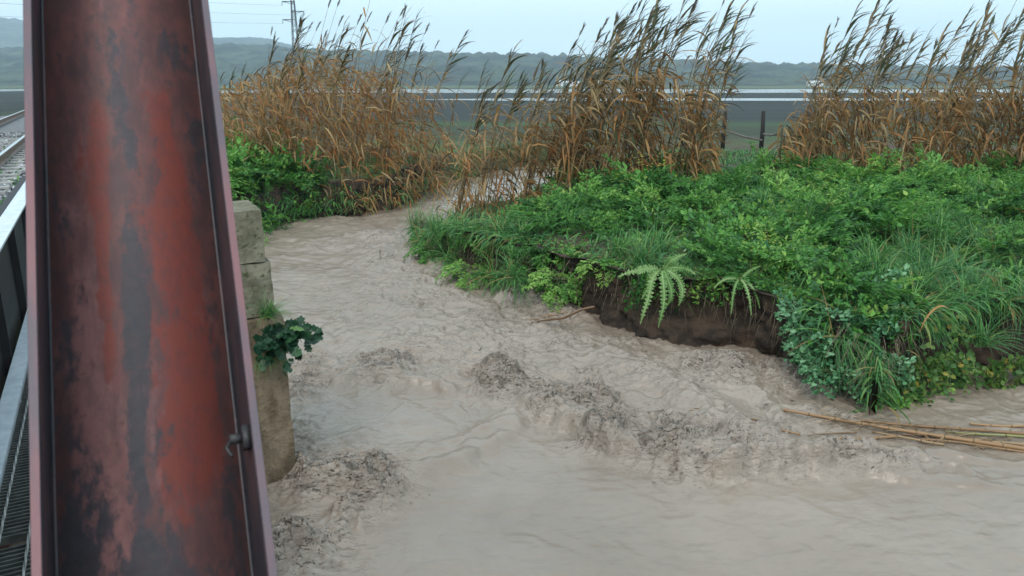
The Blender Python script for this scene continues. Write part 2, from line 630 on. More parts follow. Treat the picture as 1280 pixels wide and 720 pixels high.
def water_field(x, y):
    rg = np.zeros_like(x)
    for (px, py, rx, ry, a) in ROUGH:
        c = at_z(px, py)
        rg = np.maximum(rg, a * np.exp(-(((x - c[0]) / rx) ** 2 + ((y - c[1]) / ry) ** 2))) + .12 * a * np.exp(-(((x - c[0]) / rx) ** 2 + ((y - c[1]) / ry) ** 2))
    patch = fbm(x * 1.3, y * .9, 51, 3)
    rg = rg * np.clip(1 + 1.0 * patch, .22, 1.8)
    h = np.zeros_like(x)
    wob = .12 * fbm(x * 1.6, y * 1.6, 77, 3)
    wob2 = .12 * fbm(x * 1.6 + 9, y * 1.6, 78, 3)
    for (pl, a, wl, wu) in RIDGE:
        P = [at_z(*p)[:2] for p in pl]
        d, sgn, par = line_d(P, x + wob, y + wob2)
        # lower side (towards the camera) is on the right of a left-to-right line
        w_ = np.where(sgn < 0, wl, wu)
        taper = sstep(0, .12, par) * (1 - sstep(.85, 1, par))
        h = h + a * np.exp(-(d / w_) ** 2) * (.35 + .65 * taper) * (1 + .55 * fbm(x * 3.0, y * 3.0, 91, 2))
    # churned water
    qx = x + .22 * fbm(x * 1.3, y * 1.3, 11, 2) + .05 * fbm(x * 5, y * 5, 13, 2)
    qy = y + .22 * fbm(x * 1.3, y * 1.3, 12, 2) + .05 * fbm(x * 5, y * 5, 14, 2)
    a_ = .55
    fx, fy = qx * math.cos(a_) + qy * math.sin(a_), -qx * math.sin(a_) + qy * math.cos(a_)
    churn = ridged(fx * 1.5, fy * 2.7, 21, 3, .5) * .5
    choppy = ridged(fx * 4.2, fy * 8.0, 31, 3, .5)
    tiny = ridged(fx * 11 + 3, fy * 20, 36, 2, .5)
    h = h + rg * (.088 * churn + .052 * choppy + .008 * tiny)
    h = h + .0025 * (.3 + .7 * sstep(5.6, 7.2, y)) * tiny * np.clip(.6 + patch, 0, 1.5)
    # background chop everywhere upstream and a slow swell
    up = sstep(5.8, 8.0, y)
    h = h + (.010 + .030 * up) * fbm(fx * 1.6, fy * .9, 41, 4) + (.004 + .017 * up) * ridged(fx * 3.4, fy * 2.2, 43, 3) + .03 * fbm(x * .5, y * .5, 44, 2)
    h = h + .0045 * ridged(x * 1.4 + y * .5, y * 4.0 - x * .8, 47, 3)
    return h, rg


wh, wr = water_field(WX.ravel(), WY.ravel())
foam = np.clip(wr * .95, 0, 1)
structure(link('flood_water', grid_mesh('flood_water', WX, WY, wh.reshape(WX.shape), wm.m, {'foam': foam})))
print('WATER', WX.size)


def water_z(x, y):
    return float(water_field(np.array([float(x)]), np.array([float(y)]))[0][0])


# ------------------------------------------------------------------ eroded bank face
bm_ = NT('eroded_earth')
_p = bm_.pos()
e1 = bm_.noise(bm_.mapping(_p, (1, 1, 2.2)), 3.0, 6, .6)
e2 = bm_.noise(_p, 14, 7, .65)
ec = bm_.mix(bm_.ramp(e1, .35, .65), (.028, .021, .017), (.080, .053, .036))
ec = bm_.mix(bm_.math('MULTIPLY', bm_.ramp(e2, .5, .75), .6), ec, (.11, .08, .058))
bm_.pbr(ec, .85, 0, bm_.bump(e2, .9, .05), .25)


def bank_strip(name, line, inward, top_in, seed, nv=44, overhang=.1):
    line = np.array(line)
    tan = np.gradient(line, axis=0)
    tan /= np.linalg.norm(tan, axis=1)[:, None]
    nor = np.stack([-tan[:, 1], tan[:, 0]], 1) * inward          # towards the land
    # smooth the normals so that tight corners do not fold over
    k = np.ones(15) / 15
    nor = np.stack([np.convolve(np.pad(nor[:, i], 7, mode='edge'), k, 'valid') for i in (0, 1)], 1)
    nor /= np.linalg.norm(nor, axis=1)[:, None]
    n = len(line)
    top = terrain(line[:, 0] + nor[:, 0] * (top_in + .35), line[:, 1] + nor[:, 1] * (top_in + .35))
    u = np.arange(n) * .05
    top = top + .05 * fbm(u * 1.1, u * 0 + 3, seed + 9, 3) - .03
    V = np.linspace(0, 1, nv)
    X = np.zeros((nv, n))
    Y = X.copy()
    Z = X.copy()
    for j, v in enumerate(V):
        if v < .86:
            f = v / .86
            z = -.35 + (top + .36) * f
            off = .02 + .10 * np.sin(f * 3.0) + top_in * f ** 3 * .6 - overhang * sstep(.7, 1, f)
            und = .16 * fbm(u * .9, u * 0 + f * 1.1, seed, 3) + .12 * ridged(u * 2.0 + f * .6, u * 0 + f * 1.6, seed + 1, 4) * sstep(0, .2, f)
            off = off + und * (1 - .2 * f) + .06 * fbm(u * 5, u * 0 + f * 7, seed + 2, 4) + .03 * ridged(u * 9, u * 0 + f * 9, seed + 4, 2)
        else:
            f = (v - .86) / .14
            z = top - .16 * f
            off = top_in * .6 - overhang + .16 * fbm(u * .9, u * 0 + 1.1, seed, 3) * .8 + .06 * fbm(u * 5, u * 0 + 7, seed + 2, 4) + f * (top_in * .4 + overhang + .45)
        X[j] = line[:, 0] + nor[:, 0] * off
        Y[j] = line[:, 1] + nor[:, 1] * off
        Z[j] = z
    return structure(link(name, grid_mesh(name, X, Y, Z, bm_.m)))


bank_strip('earth_bank', foot_line, 1, .30, 61)
left_line = smooth_poly(left_world + [np.array((-2.5, 21.5)), np.array((-1.9, 24.5))], .06)
bank_strip('earth_bank', left_line, 1, .6, 71, 20, .02)
# ------------------------------------------------------------------ steel beam
RED, FADED, DARK = (.210, .050, .038), (.29, .125, .118), (.036, .030, .036)
smt = NT('worn_red_lead_paint')
_o = smt.obj()
sp = smt.n('ShaderNodeSeparateXYZ', {0: _o})
st = smt.mapping(_o, (1, .28, 1))
na = smt.noise(st, 9, 6, .6, .4)
nb_ = smt.noise(smt.mapping(_o, (1, .22, 1), (0, 0, 0), (3.1, 1.7, 0)), 14, 6, .62, .3)
nc = smt.noise(_o, 60, 5, .6)
nd_ = smt.noise(smt.mapping(_o, (1, .35, 1), (0, 0, .1), (7, 2, 0)), 26, 6, .65)


def blob(x, y, rx, ry):
    a = smt.math('DIVIDE', smt.math('SUBTRACT', sp.outputs['X'], x), rx)
    b = smt.math('DIVIDE', smt.math('SUBTRACT', sp.outputs['Y'], y), ry)
    r2 = smt.math('ADD', smt.math('MULTIPLY', a, a), smt.math('MULTIPLY', b, b))
    return smt.math('POWER', 2.718, smt.math('MULTIPLY', r2, -1.0))


def addall(*s):
    r = s[0]
    for k in s[1:]:
        r = smt.math('ADD', r, k)
    return r


def sc(a, k):
    return smt.math('MULTIPLY', a, k)


# faded pinkish film where the paint has chalked, dark bare patches where it has gone
base = smt.mix(smt.ramp(nd_, .35, .62), (.105, .052, .052), (.180, .068, .062))
fadew = addall(sc(na, .55), sc(nb_, .45), sc(blob(-.075, .1, .045, .45), .20), sc(blob(-.02, .85, .16, .25), .03))
base = smt.mix(sc(smt.ramp(fadew, .54, .70), .85), base, FADED)
nh = smt.noise(smt.mapping(_o, (1, .5, 1), (0, 0, -.3), (4, 9, 0)), 55, 6, .7)
redw = addall(sc(nb_, .42), sc(nd_, .33), sc(nh, .25), sc(blob(.065, .80, .022, .14), .17), sc(blob(.060, .55, .050, .20), .19), sc(blob(.065, .22, .045, .17), .20), sc(blob(-.052, .60, .014, .26), .16), sc(blob(-.03, .83, .06, .2), .06), sc(blob(.0, -.1, .2, .14), -.08))
base = smt.mix(smt.ramp(redw, .575, .635), base, RED)
darkw = addall(sc(na, .42), sc(nd_, .33), sc(nh, .25), sc(blob(.0, .80, .035, .12), .13), sc(blob(-.008, .50, .036, .17), .20), sc(blob(-.02, .22, .02, .16), .10), sc(blob(.115, .75, .03, .16), .17), sc(blob(.03, -.03, .2, .15), .18), sc(blob(.11, .25, .02, .25), .08), sc(blob(-.12, .2, .025, .6), .10),
               sc(blob(-.045, .15, .02, .5), -.06), sc(blob(.07, .3, .035, .4), -.08), sc(blob(.05, 1.0, .12, .12), .10))
base = smt.mix(smt.ramp(darkw, .57, .65), base, smt.mix(nc, DARK, (.085, .075, .085)))
base = smt.mix(sc(smt.ramp(nh, .45, .65), .40), base, (.085, .050, .052))
# specks of rust and mill-scale
base = smt.mix(sc(smt.ramp(nc, .60, .72), .5), base, (.11, .045, .03))
ro = smt.math('MULTIPLY_ADD', nb_, .35, .42)
bmp = smt.bump(nc, .25, .002, smt.bump(nd_, .25, .003))
smt.pbr(base, ro, .0, bmp, .45)

fmt = NT('flange_paint')
_o = fmt.obj()
f1 = fmt.noise(fmt.mapping(_o, (1, .25, 1)), 20, 6, .6)
f2 = fmt.noise(_o, 70, 5)
fc = fmt.mix(fmt.ramp(f1, .40, .62), (.020, .021, .028), (.060, .034, .038))
fc = fmt.mix(fmt.math('MULTIPLY', fmt.ramp(f2, .55, .7), .5), fc, (.10, .06, .065))
fmt.pbr(fc, .5, 0, fmt.bump(f2, .3, .002), .5)
emt = NT('flange_edge_paint')
_o = emt.obj()
f1 = emt.noise(emt.mapping(_o, (1, .2, 1)), 16, 6, .6)
emt.pbr(emt.mix(emt.ramp(f1, .38, .62), (.115, .085, .10), (.21, .095, .10)), .42, 0, emt.bump(emt.noise(_o, 90, 4), .2, .002), .5)

B0, T0 = Vector((-.4764, .8946, 2.5540)), Vector((-.7063, 1.4597, 3.3450))
ax = (T0 - B0).normalized()
wv = Vector((math.cos(.5208), math.sin(.5208), 0))
wv = (wv - ax * wv.dot(ax)).normalized()
nv_ = wv.cross(ax).normalized()
if nv_.y > 0:
    nv_ = -nv_
zz = wv.cross(ax)
beam = bpy.data.objects.new('steel_beam', None)
C.objects.link(beam)
M = Matrix((wv, ax, zz)).transposed().to_4x4()
M.translation = B0
beam.matrix_world = M                       # local x across, y along the beam, z = +-normal
sg = 1 if zz.dot(nv_) > 0 else -1
tag(beam, 'leaning steel I-beam in worn red and dark paint rising from the walkway', 'beam')
Y0, Y1, WB, FD, TF, TW = -1.22, 3.2, .30, .158, .013, .012


def bev_box(b, x0, x1, y0, y1, z0, z1):
    b.box(x0, x1, y0, y1, min(z0, z1), max(z0, z1))


# web is behind the front flange edges by FD
b = MB()
bev_box(b, -WB / 2 + TF + .0005, WB / 2 - TF - .0005, Y0, Y1, -sg * (FD - TW / 2), -sg * (FD + TW / 2))
# rolled fillets at the web corners
fb = MB()
for s_ in (-1, 1):
    xw = s_ * (WB / 2 - TF - .0006)
    for fr in (0, 1):
        zc = -sg * (FD - TW / 2 + .0002) if fr == 0 else -sg * (FD + TW / 2 - .0002)
        dz = sg if fr == 0 else -sg
        R = .005
        pts = []
        for k in range(5):
            a = k / 4 * math.pi / 2
            pts.append((xw - s_ * R * (1 - math.sin(a)), zc + dz * R * (1 - math.cos(a))))
        vv = [(p[0], Y0, p[1]) for p in pts] + [(p[0], Y1, p[1]) for p in pts] + [(xw, Y0, zc), (xw, Y1, zc)]
        fb.add(vv, [(k, k + 1, k + 6, k + 5) for k in range(4)])
web = link('web', b.mesh('web', smt.m), beam)
link('fillet', fb.mesh('fillet', fmt.m), web)
for s_ in (-1, 1):
    b = MB()
    xo, xi = s_ * WB / 2, s_ * (WB / 2 - TF)
    c = .0025
    prof = [(xo, c), (xo - s_ * c, 0), (xi + s_ * c, 0), (xi, c), (xi, 2 * FD - c), (xi + s_ * c, 2 * FD), (xo - s_ * c, 2 * FD), (xo, 2 * FD - c)]
    vv = [(x, Y0, -sg * z) for x, z in prof] + [(x, Y1, -sg * z) for x, z in prof]
    b.add(vv, [(k, (k + 1) % 8, 8 + (k + 1) % 8, 8 + k) for k in range(8)] + [tuple(range(8)), tuple(range(15, 7, -1))])
    fl = link('flange', b.mesh('flange', fmt.m, False), beam)
    b = MB()
    b.box(min(xo, xi) + .001, max(xo, xi) - .001, Y0, Y1, min(0, sg * .0025), max(0, sg * .0025))
    link('flange_edge', b.mesh('flange_edge', emt.m, False), fl)
# clip bolted to the inside of the right flange
b = MB()
bx_ = WB / 2 - TF
b.box(bx_ - .012, bx_, .16, .195, -sg * .02 - .012, -sg * .02 + .012)
b.tube([(bx_ - .012, .178, -sg * .02), (bx_ - .03, .178, -sg * .02)], .009, 6)
b.tube([(bx_ - .028, .178, -sg * .02), (bx_ - .036, .165, -sg * .018), (bx_ - .03, .15, -sg * .01)], .003, 5)
link('bolt', b.mesh('bolt', plain_mat('blackened_steel', (.012, .012, .014), (.03, .025, .025), 30, .5)), beam)
b = MB()
b.box(-.2, .2, Y0 - .02, Y0 - .0005, -.34, .03) if sg > 0 else b.box(-.2, .2, Y0 - .02, Y0 - .0005, -.03, .34)
link('base_plate', b.mesh('base_plate', fmt.m, False), beam)

# ------------------------------------------------------------------ bridge
galv = plain_mat('galvanised_steel', (.50, .55, .60), (.66, .70, .74), 14, .38, .12, .004, (1, 1, 1), .25)
dark_st = plain_mat('dark_shaded_girder_paint', (.010, .010, .012), (.022, .019, .020), 8, .7, .3, .005)  # dark steel paint, with the shade of the girder recess put into the colour
rust = plain_mat('rusty_steel', (.07, .028, .018), (.15, .06, .035), 12, .8, .5, .006)
grat = plain_mat('grating_steel', (.045, .045, .042), (.10, .10, .09), 18, .6, .3, .003)
grat2 = plain_mat('grating_rod_steel', (.16, .16, .15), (.27, .27, .25), 18, .5, .3, .003)
ZW = 1.55


def bridge_root(name, label, cat):
    return tag(empty(name, (0, 0, 0), TH), label, cat)


wk = bridge_root('bridge_walkway', 'steel grating walkway with galvanised edge strip beside the girder', 'walkway')
b = MB()
y = -1.2
while y < 9.2:
    if abs((y % 1.52) - .02) > .03:
        b.box(-.555, -.012, y, y + .006, ZW - .035, ZW)
    y += .030
stuff(link('bearing_bars', b.mesh('bearing_bars', grat, False), wk))
for k in range(6):
    b = MB()
    x = -.52 + k * .096
    pts, n = [], 390
    # twisted square rod
    vv, ff = [], []
    for i in range(n):
        yy = -1.2 + 10.4 * i / (n - 1)
        a0 = i * .42
        for q in range(4):
            vv.append((x + .0055 * math.cos(a0 + q * math.pi / 2), yy, ZW + .001 + .0055 * math.sin(a0 + q * math.pi / 2)))
    for i in range(n - 1):
        for q in range(4):
            ff.append((i * 4 + q, i * 4 + (q + 1) % 4, i * 4 + 4 + (q + 1) % 4, i * 4 + 4 + q))
    b.add(vv, ff)
    link('cross_rod', b.mesh('cross_rod', grat2, False), wk)
b = MB()
b.box(-.645, -.56, -1.2, 9.25, ZW + .010, ZW + .018)
b.box(-.566, -.56, -1.2, 9.25, ZW - .05, ZW + .0095)
link('edge_strip', b.mesh('edge_strip', galv, False), wk)
b = MB()
b.box(-.01, .0, -1.2, 9.25, ZW - .12, ZW + .012)
link('side_channel', b.mesh('side_channel', dark_st, False), wk)
for k in range(7):
    b = MB()
    yy = -1.0 + k * 1.6
    b.box(-.58, -.012, yy, yy + .05, ZW - .10, ZW - .04)
    link('bracket', b.mesh('bracket', dark_st, False), wk)

gd = bridge_root('bridge_girder', 'black plate girder with pale galvanised top strip along the track', 'girder')
b = MB()
b.box(-.72, -.70, -1.2, 9.4, 1.20, 2.249)
link('web_plate', b.mesh('web_plate', dark_st, False), gd)
b = MB()
b.box(-.715, -.60, -1.2, 9.4, 2.25, 2.264)
link('top_strip', b.mesh('top_strip', galv, False), gd)
b = MB()
b.box(-.77, -.717, -1.2, 9.4, 2.25, 2.266)
link('top_flange', b.mesh('top_flange', dark_st, False), gd)
b = MB()
b.box(-.86, -.585, -1.2, 9.4, 1.17, 1.199)
link('bottom_flange', b.mesh('bottom_flange', rust, False), gd)
for k in range(8):
    b = MB()
    yy = -.9 + k * 1.25
    b.box(-.699, -.65, yy, yy + .014, 1.201, 2.248)
    link('stiffener', b.mesh('stiffener', dark_st, False), gd)
g2 = bridge_root('bridge_deck', 'dark concrete deck tray that carries the ballasted track over the water', 'deck')
b = MB()
b.box(-4.6, -.725, -4, 10.0, 1.25, 1.60)
link('deck_slab', b.mesh('deck_slab', plain_mat('deck_concrete', (.10, .10, .09), (.2, .19, .18), 5, .9, .4, .01), False), g2)
b = MB()
b.box(-4.8, -4.602, -4, 10.0, 1.20, 1.95)
link('deck_upstand', b.mesh('deck_upstand', plain_mat('deck_upstand_concrete', (.12, .12, .11), (.22, .21, .2), 5, .9, .4, .01), False), g2)

# ballast and track
stone = NT('ballast_stone')
stone_c = stone.colramp(stone.attr('tint'), [(0, (.03, .03, .035)), (.5, (.16, .16, .17)), (1, (.46, .46, .47))])
stone.pbr(stone_c, .75, 0, stone.bump(stone.noise(stone.pos(), 60, 4), .4, .005))
b = MB()
r2 = np.random.default_rng(5)
ico = [(0, 0, 1), (.9, 0, .2), (.28, .85, .3), (-.72, .53, .15), (-.72, -.53, .3), (.28, -.85, .1), (.5, .4, -.7), (-.4, .3, -.8), (0, -.6, -.7)]
icf = [(0, 1, 2), (0, 2, 3), (0, 3, 4), (0, 4, 5), (0, 5, 1), (1, 6, 2), (2, 6, 7), (2, 7, 3), (3, 7, 4), (4, 7, 8), (4, 8, 5), (5, 8, 1), (1, 8, 6), (6, 8, 7)]


def rail_z(y):
    return 0.0


for i in range(13000):
    x = -.80 - r2.random() * 3.5
    y = -1 + 30 * r2.random() ** 1.1
    if abs(x + 2.47) < 1.25 and (y % .6) < .2 and r2.random() < .85:
        zo = -.07
    else:
        zo = 0
    edge = max(0, abs(x + 2.47) - 1.15)
    s_ = r2.uniform(.028, .05)
    z = 1.70 + zo - edge * .12 + r2.uniform(-.015, .03)
    an = r2.uniform(0, 6.28)
    ca, sa = math.cos(an), math.sin(an)
    sy, sz = r2.uniform(.6, 1.1), r2.uniform(.55, 1)
    b.add([(x + s_ * (p[0] * ca - p[1] * sa * sy), y + s_ * (p[0] * sa + p[1] * ca * sy), z + s_ * p[2] * sz) for p in ico], icf, float(np.clip(r2.normal(.55, .25), 0, 1)))
bal = stuff(link('ballast', b.mesh('ballast', stone.m, False)), 'grey crushed stone ballast under the railway track', 'ballast')
bal.rotation_euler = (0, 0, TH)
b = MB()
b.add([(-4.4, -3, 1.602), (-.74, -3, 1.602), (-.74, 45, 1.602), (-4.4, 45, 1.602), (-4.0, -3, 1.67), (-.95, -3, 1.67), (-.95, 45, 1.67), (-4.0, 45, 1.67)],
      [(4, 5, 6, 7), (0, 1, 5, 4), (2, 3, 7, 6), (1, 2, 6, 5), (3, 0, 4, 7)], .4)
bed = structure(link('track_bed', b.mesh('track_bed', plain_mat('track_bed_stone', (.06, .06, .065), (.30, .30, .31), 22, .85, .9, .04), False)))
bed.rotation_euler = (0, 0, TH)
slp = plain_mat('sleeper_concrete', (.22, .21, .20), (.34, .33, .31), 8, .85, .3, .005)
railm = NT('rail_steel')
railm.pbr(railm.mix(railm.ramp(railm.noise(railm.obj(), 12, 5), .4, .6), (.10, .055, .035), (.19, .12, .085)), .6, 0, None)
railt = NT('rail_head_polished')
railt.pbr((.55, .56, .57), .28, .7)
sl_me = None
for k in range(44):
    if sl_me is None:
        b = MB()
        b.add([(-1.2, 0, -.1), (1.2, 0, -.1), (1.2, .22, -.1), (-1.2, .22, -.1), (-1.2, .02, .03), (1.2, .02, .03), (1.2, .2, .03), (-1.2, .2, .03)],
              [(0, 3, 2, 1), (4, 5, 6, 7), (0, 1, 5, 4), (1, 2, 6, 5), (2, 3, 7, 6), (3, 0, 4, 7)])
        sl_me = b.mesh('sleeper', slp, False)
    p = br(-2.47, -.6 + k * .6)
    o = link('sleeper', sl_me, None, (p[0], p[1], 1.71))
    o.rotation_euler = (0, 0, TH)
    tag(o, 'concrete sleeper half sunk in ballast beneath the rails', 'sleeper', 'sleepers under the track')
for x, lab in ((-1.72, 'steel rail on the side of the track next to the black girder'), (-3.22, 'steel rail on the far side of the track, away from the girder')):
    rr = bridge_root('railway_rail', lab, 'rail')
    b = MB()
    prof = [(-.07, 1.742), (.07, 1.742), (.07, 1.752), (.01, 1.77), (.01, 1.86), (.034, 1.872), (.034, 1.899), (-.034, 1.899), (-.034, 1.872), (-.01, 1.86), (-.01, 1.77), (-.07, 1.752)]
    n = len(prof)
    b.add([(x + q[0], -3, q[1]) for q in prof] + [(x + q[0], 120, q[1]) for q in prof],
          [(k, (k + 1) % n, n + (k + 1) % n, n + k) for k in range(n)] + [tuple(range(n))[::-1], tuple(range(n, 2 * n))])
    link('rail_body', b.mesh('rail_body', railm.m, False), rr)
    b = MB()
    b.box(x - .033, x + .033, -3, 120, 1.8992, 1.904)
    link('rail_head', b.mesh('rail_head', railt.m, False), rr)

# ------------------------------------------------------------------ abutment pier at the water's edge
conc = NT('lichened_concrete')
_p = conc.pos()
c1 = conc.noise(_p, 5, 6, .6)
c2 = conc.noise(_p, 24, 6, .6)
cc = conc.mix(conc.ramp(c1, .35, .65), (.125, .115, .075), (.24, .22, .16))
cc = conc.mix(conc.ramp(c2, .52, .68), cc, (.075, .08, .04))
conc.pbr(cc, .9, 0, conc.bump(c2, .6, .02), .3)
mudw = NT('mud_caked_masonry')
_p = mudw.pos()
c1 = mudw.noise(mudw.mapping(_p, (1, 1, .5)), 6, 6, .6)
c2 = mudw.noise(_p, 20, 7, .65)
cc = mudw.mix(mudw.ramp(c1, .35, .65), (.13, .095, .06), (.27, .205, .14))
cc = mudw.mix(mudw.ramp(c2, .55, .72), cc, (.09, .075, .045))
mudw.pbr(cc, .9, 0, mudw.bump(c2, .8, .03), .3)


def rough_block(b, x0, x1, y0, y1, z0, z1, seed, amp, n=7):
    """box with subdivided, roughened faces and softened edges"""
    rs = np.random.default_rng(seed)
    vs_, fs, ids = [], [], {}

    def vid(i, j, k):
        key = (i, j, k)
        if key in ids:
            return ids[key]
        p = np.array((x0 + (x1 - x0) * i / n, y0 + (y1 - y0) * j / n, z0 + (z1 - z0) * k / n))
        c = np.array(((x0 + x1) / 2, (y0 + y1) / 2, (z0 + z1) / 2))
        ext = sum((q in (0, n)) for q in (i, j, k))
        d = (c - p) / (np.linalg.norm(c - p) + 1e-9)
        p = p + d * (ext - 1) * amp * .3 + rs.normal(0, amp * .35, 3)
        ids[key] = len(vs_)
        vs_.append(tuple(p))
        return ids[key]
    for a in range(n):
        for c in range(n):
            fs.append((vid(a, 0, c), vid(a + 1, 0, c), vid(a + 1, 0, c + 1), vid(a, 0, c + 1)))
            fs.append((vid(a, n, c), vid(a, n, c + 1), vid(a + 1, n, c + 1), vid(a + 1, n, c)))
            fs.append((vid(0, a, c), vid(0, a, c + 1), vid(0, a + 1, c + 1), vid(0, a + 1, c)))
            fs.append((vid(n, a, c), vid(n, a + 1, c), vid(n, a + 1, c + 1), vid(n, a, c + 1)))
            fs.append((vid(a, c, 0), vid(a, c + 1, 0), vid(a + 1, c + 1, 0), vid(a + 1, c, 0)))
            fs.append((vid(a, c, n), vid(a + 1, c, n), vid(a + 1, c + 1, n), vid(a, c + 1, n)))
    b.add(vs_, fs)


pier = bridge_root('bridge_abutment', 'old concrete abutment pier with mossy blocks above mud stained masonry', 'abutment')
zt = [2.28, 1.87, 1.44]
for k in range(2):
    b = MB()
    rough_block(b, .30, 1.0 + .035 * k, 5.9, 6.5, zt[k + 1] + .008, zt[k], 30 + k, .008)
    link('concrete_block', b.mesh('concrete_block', conc.m, False), pier)
b = MB()
rough_block(b, -.3, 1.09, 5.84, 6.6, -.5, 1.435, 40, .010, 14)
link('masonry_base', b.mesh('masonry_base', mudw.m, False), pier)
b = MB()
rough_block(b, -6, -.302, 5.98, 6.6, -.6, 1.2, 50, .02)
link('back_wall', b.mesh('back_wall', mudw.m, False), pier)
# ------------------------------------------------------------------ fence, power line, far buildings
post_m = plain_mat('tarred_post', (.012, .011, .010), (.030, .026, .022), 20, .9, .5, .01)
wood_m = plain_mat('grey_rail_wood', (.10, .09, .08), (.2, .18, .16), 12, .9, .4, .01)
fp = [at_y(903, 185, 25.5), at_y(951, 187, 25.0), at_y(1003, 188, 24.6), at_y(858, 183, 26)]
fe = tag(empty('field_fence', (fp[0][0], fp[0][1], tz(fp[0][0], fp[0][1]))), 'low field fence of dark posts and a fallen rail beyond the reeds', 'fence')
for k, p in enumerate(fp):
    b = MB()
    z0 = tz(p[0], p[1]) - fe.location.z
    x, y = p[0] - fp[0][0], p[1] - fp[0][1]
    b.tube([(x, y, z0 - .2), (x + .01, y, z0 + .6), (x + .02 * (-1) ** k, y, z0 + 1.22)], [.075, .07, .062], 8)
    link('post', b.mesh('post', post_m), fe)
for (i, j, za, zb, r) in ((0, 1, .62, .30, .035), (3, 0, .60, .55, .05), (1, 2, .5, .5, .03)):
    b = MB()
    pa, pb = fp[i] - fp[0], fp[j] - fp[0]
    za += tz(*fp[i][:2]) - fe.location.z
    zb += tz(*fp[j][:2]) - fe.location.z
    b.tube([(pa[0], pa[1] - .08, za), ((pa[0] + pb[0]) / 2, (pa[1] + pb[1]) / 2 - .08, (za + zb) / 2 - .03), (pb[0], pb[1] - .08, zb)], r, 6)
    link('rail', b.mesh('rail', wood_m), fe)

stl = plain_mat('pylon_steel', (.10, .11, .12), (.17, .18, .19), 1, .6, .1)
PY = 150.0
pb_ = at_y(374, 118, PY)
ptop = at_y(368, 0, PY)
pyl = tag(empty('power_pylon', (pb_[0], PY, .88)), 'tall grey lattice power pylon with cross arms rising behind the dry reeds', 'pylon')
ht = ptop[2] - .88
b = MB()
for (sx_, sy_) in ((-1, -1), (1, -1), (1, 1), (-1, 1)):
    b.tube([(sx_ * .75, sy_ * .75, 0), (sx_ * .26, sy_ * .26, ht)], .085, 4)
for k in range(14):
    t0, t1 = k / 14, (k + 1) / 14
    w0, w1 = .75 - .49 * t0, .75 - .49 * t1
    for (a, c) in (((-1, -1), (1, -1)), ((1, -1), (1, 1)), ((1, 1), (-1, 1)), ((-1, 1), (-1, -1))):
        p0, p1 = (a, c) if k % 2 else (c, a)
        b.tube([(p0[0] * w0, p0[1] * w0, ht * t0), (p1[0] * w1, p1[1] * w1, ht * t1)], .04, 3)
link('lattice_mast', b.mesh('lattice_mast', stl, False), pyl)
arms = [(ht * .985, -2.0, .25), (ht * .80, -2.1, .3), (ht * .885, -.2, 1.9)]
for (z, xa, xb) in arms:
    b = MB()
    b.tube([(xa, 0, z), (xb, 0, z)], .09, 4)
    b.tube([(xa, 0, z), (0, 0, z - .5)], .05, 4)
    b.tube([(xb, 0, z), (0, 0, z - .5)], .05, 4)
    arm_ = link('cross_arm', b.mesh('cross_arm', stl, False), pyl)
    xe = xa if abs(xa) > abs(xb) else xb
    b = MB()
    b.tube([(xe, 0, z), (xe, 0, z - .7)], [.05, .07], 5)
    link('insulator', b.mesh('insulator', stl, False), arm_)
wire_m = plain_mat('aluminium_wire', (.2, .21, .22), (.26, .27, .28), 1, .5, 0)
for i, (z, xa, xb) in enumerate(arms):
    xe = xa if abs(xa) > abs(xb) else xb
    a = np.array((pb_[0] + xe, PY, .88 + z - .7))
    e = np.array((pb_[0] + xe - 120, PY - 190, .88 + z - .7))
    b = MB()
    pts = []
    for k in range(21):
        t = k / 20
        p = a + (e - a) * t
        pts.append((p[0], p[1], p[2] - 12 * t * (1 - t)))
    b.tube(pts, .016, 4)
    o = link('power_cable', b.mesh('power_cable', wire_m))
    tag(o, 'thin sagging cable hanging from the grey lattice pylon', 'cable', 'cables of the power line')

wh_m = plain_mat('pale_cladding', (.70, .72, .74), (.80, .81, .82), 1, .7, 0)
rf_m = plain_mat('pale_roof', (.60, .60, .60), (.72, .72, .72), 1, .7, 0)
for (px, wdt, hh, Y) in ((716, 9, 2.6, 600), (742, 7, 3.2, 600), (700, 5, 3, 610), (1022, 9, 2.8, 590)):
    g = at_y(px, 104, Y)
    bd = tag(empty('farm_building', (g[0], Y, .7)), 'small pale farm building far off at the foot of the hills', 'building', 'farm buildings at the foot of the hills')
    b = MB()
    b.box(-wdt / 2, wdt / 2, 0, 10, 0, hh)
    link('wall', b.mesh('wall', wh_m, False), bd)
    b = MB()
    b.add([(-wdt / 2 - .5, -.5, hh + .01), (wdt / 2 + .5, -.5, hh + .01), (wdt / 2 + .5, 10.5, hh + .01), (-wdt / 2 - .5, 10.5, hh + .01), (-wdt / 2 - .5, 5, hh + 1.6), (wdt / 2 + .5, 5, hh + 1.6)],
          [(0, 1, 5, 4), (3, 4, 5, 2), (0, 4, 3), (1, 2, 5), (0, 3, 2, 1)])
    link('roof', b.mesh('roof', rf_m, False), bd)

# ------------------------------------------------------------------ giant reeds
cane_st = leaf_mat('cane_stalk', [(0, (.055, .042, .022)), (.4, (.17, .115, .055)), (.8, (.27, .20, .10)), (1, (.085, .095, .035))], .5, 0, .3)
cane_lf = leaf_mat('cane_leaf', [(0, (.29, .120, .036)), (.25, (.35, .195, .070)), (.55, (.37, .270, .135)), (.75, (.12, .085, .04)), (.9, (.062, .058, .028)), (1, (.06, .085, .03))], .6, .3, .22)
plume_m = leaf_mat('reed_plume', [(0, (.07, .055, .04)), (.6, (.15, .12, .085)), (1, (.22, .19, .15))], .8, .25, .3, .1)


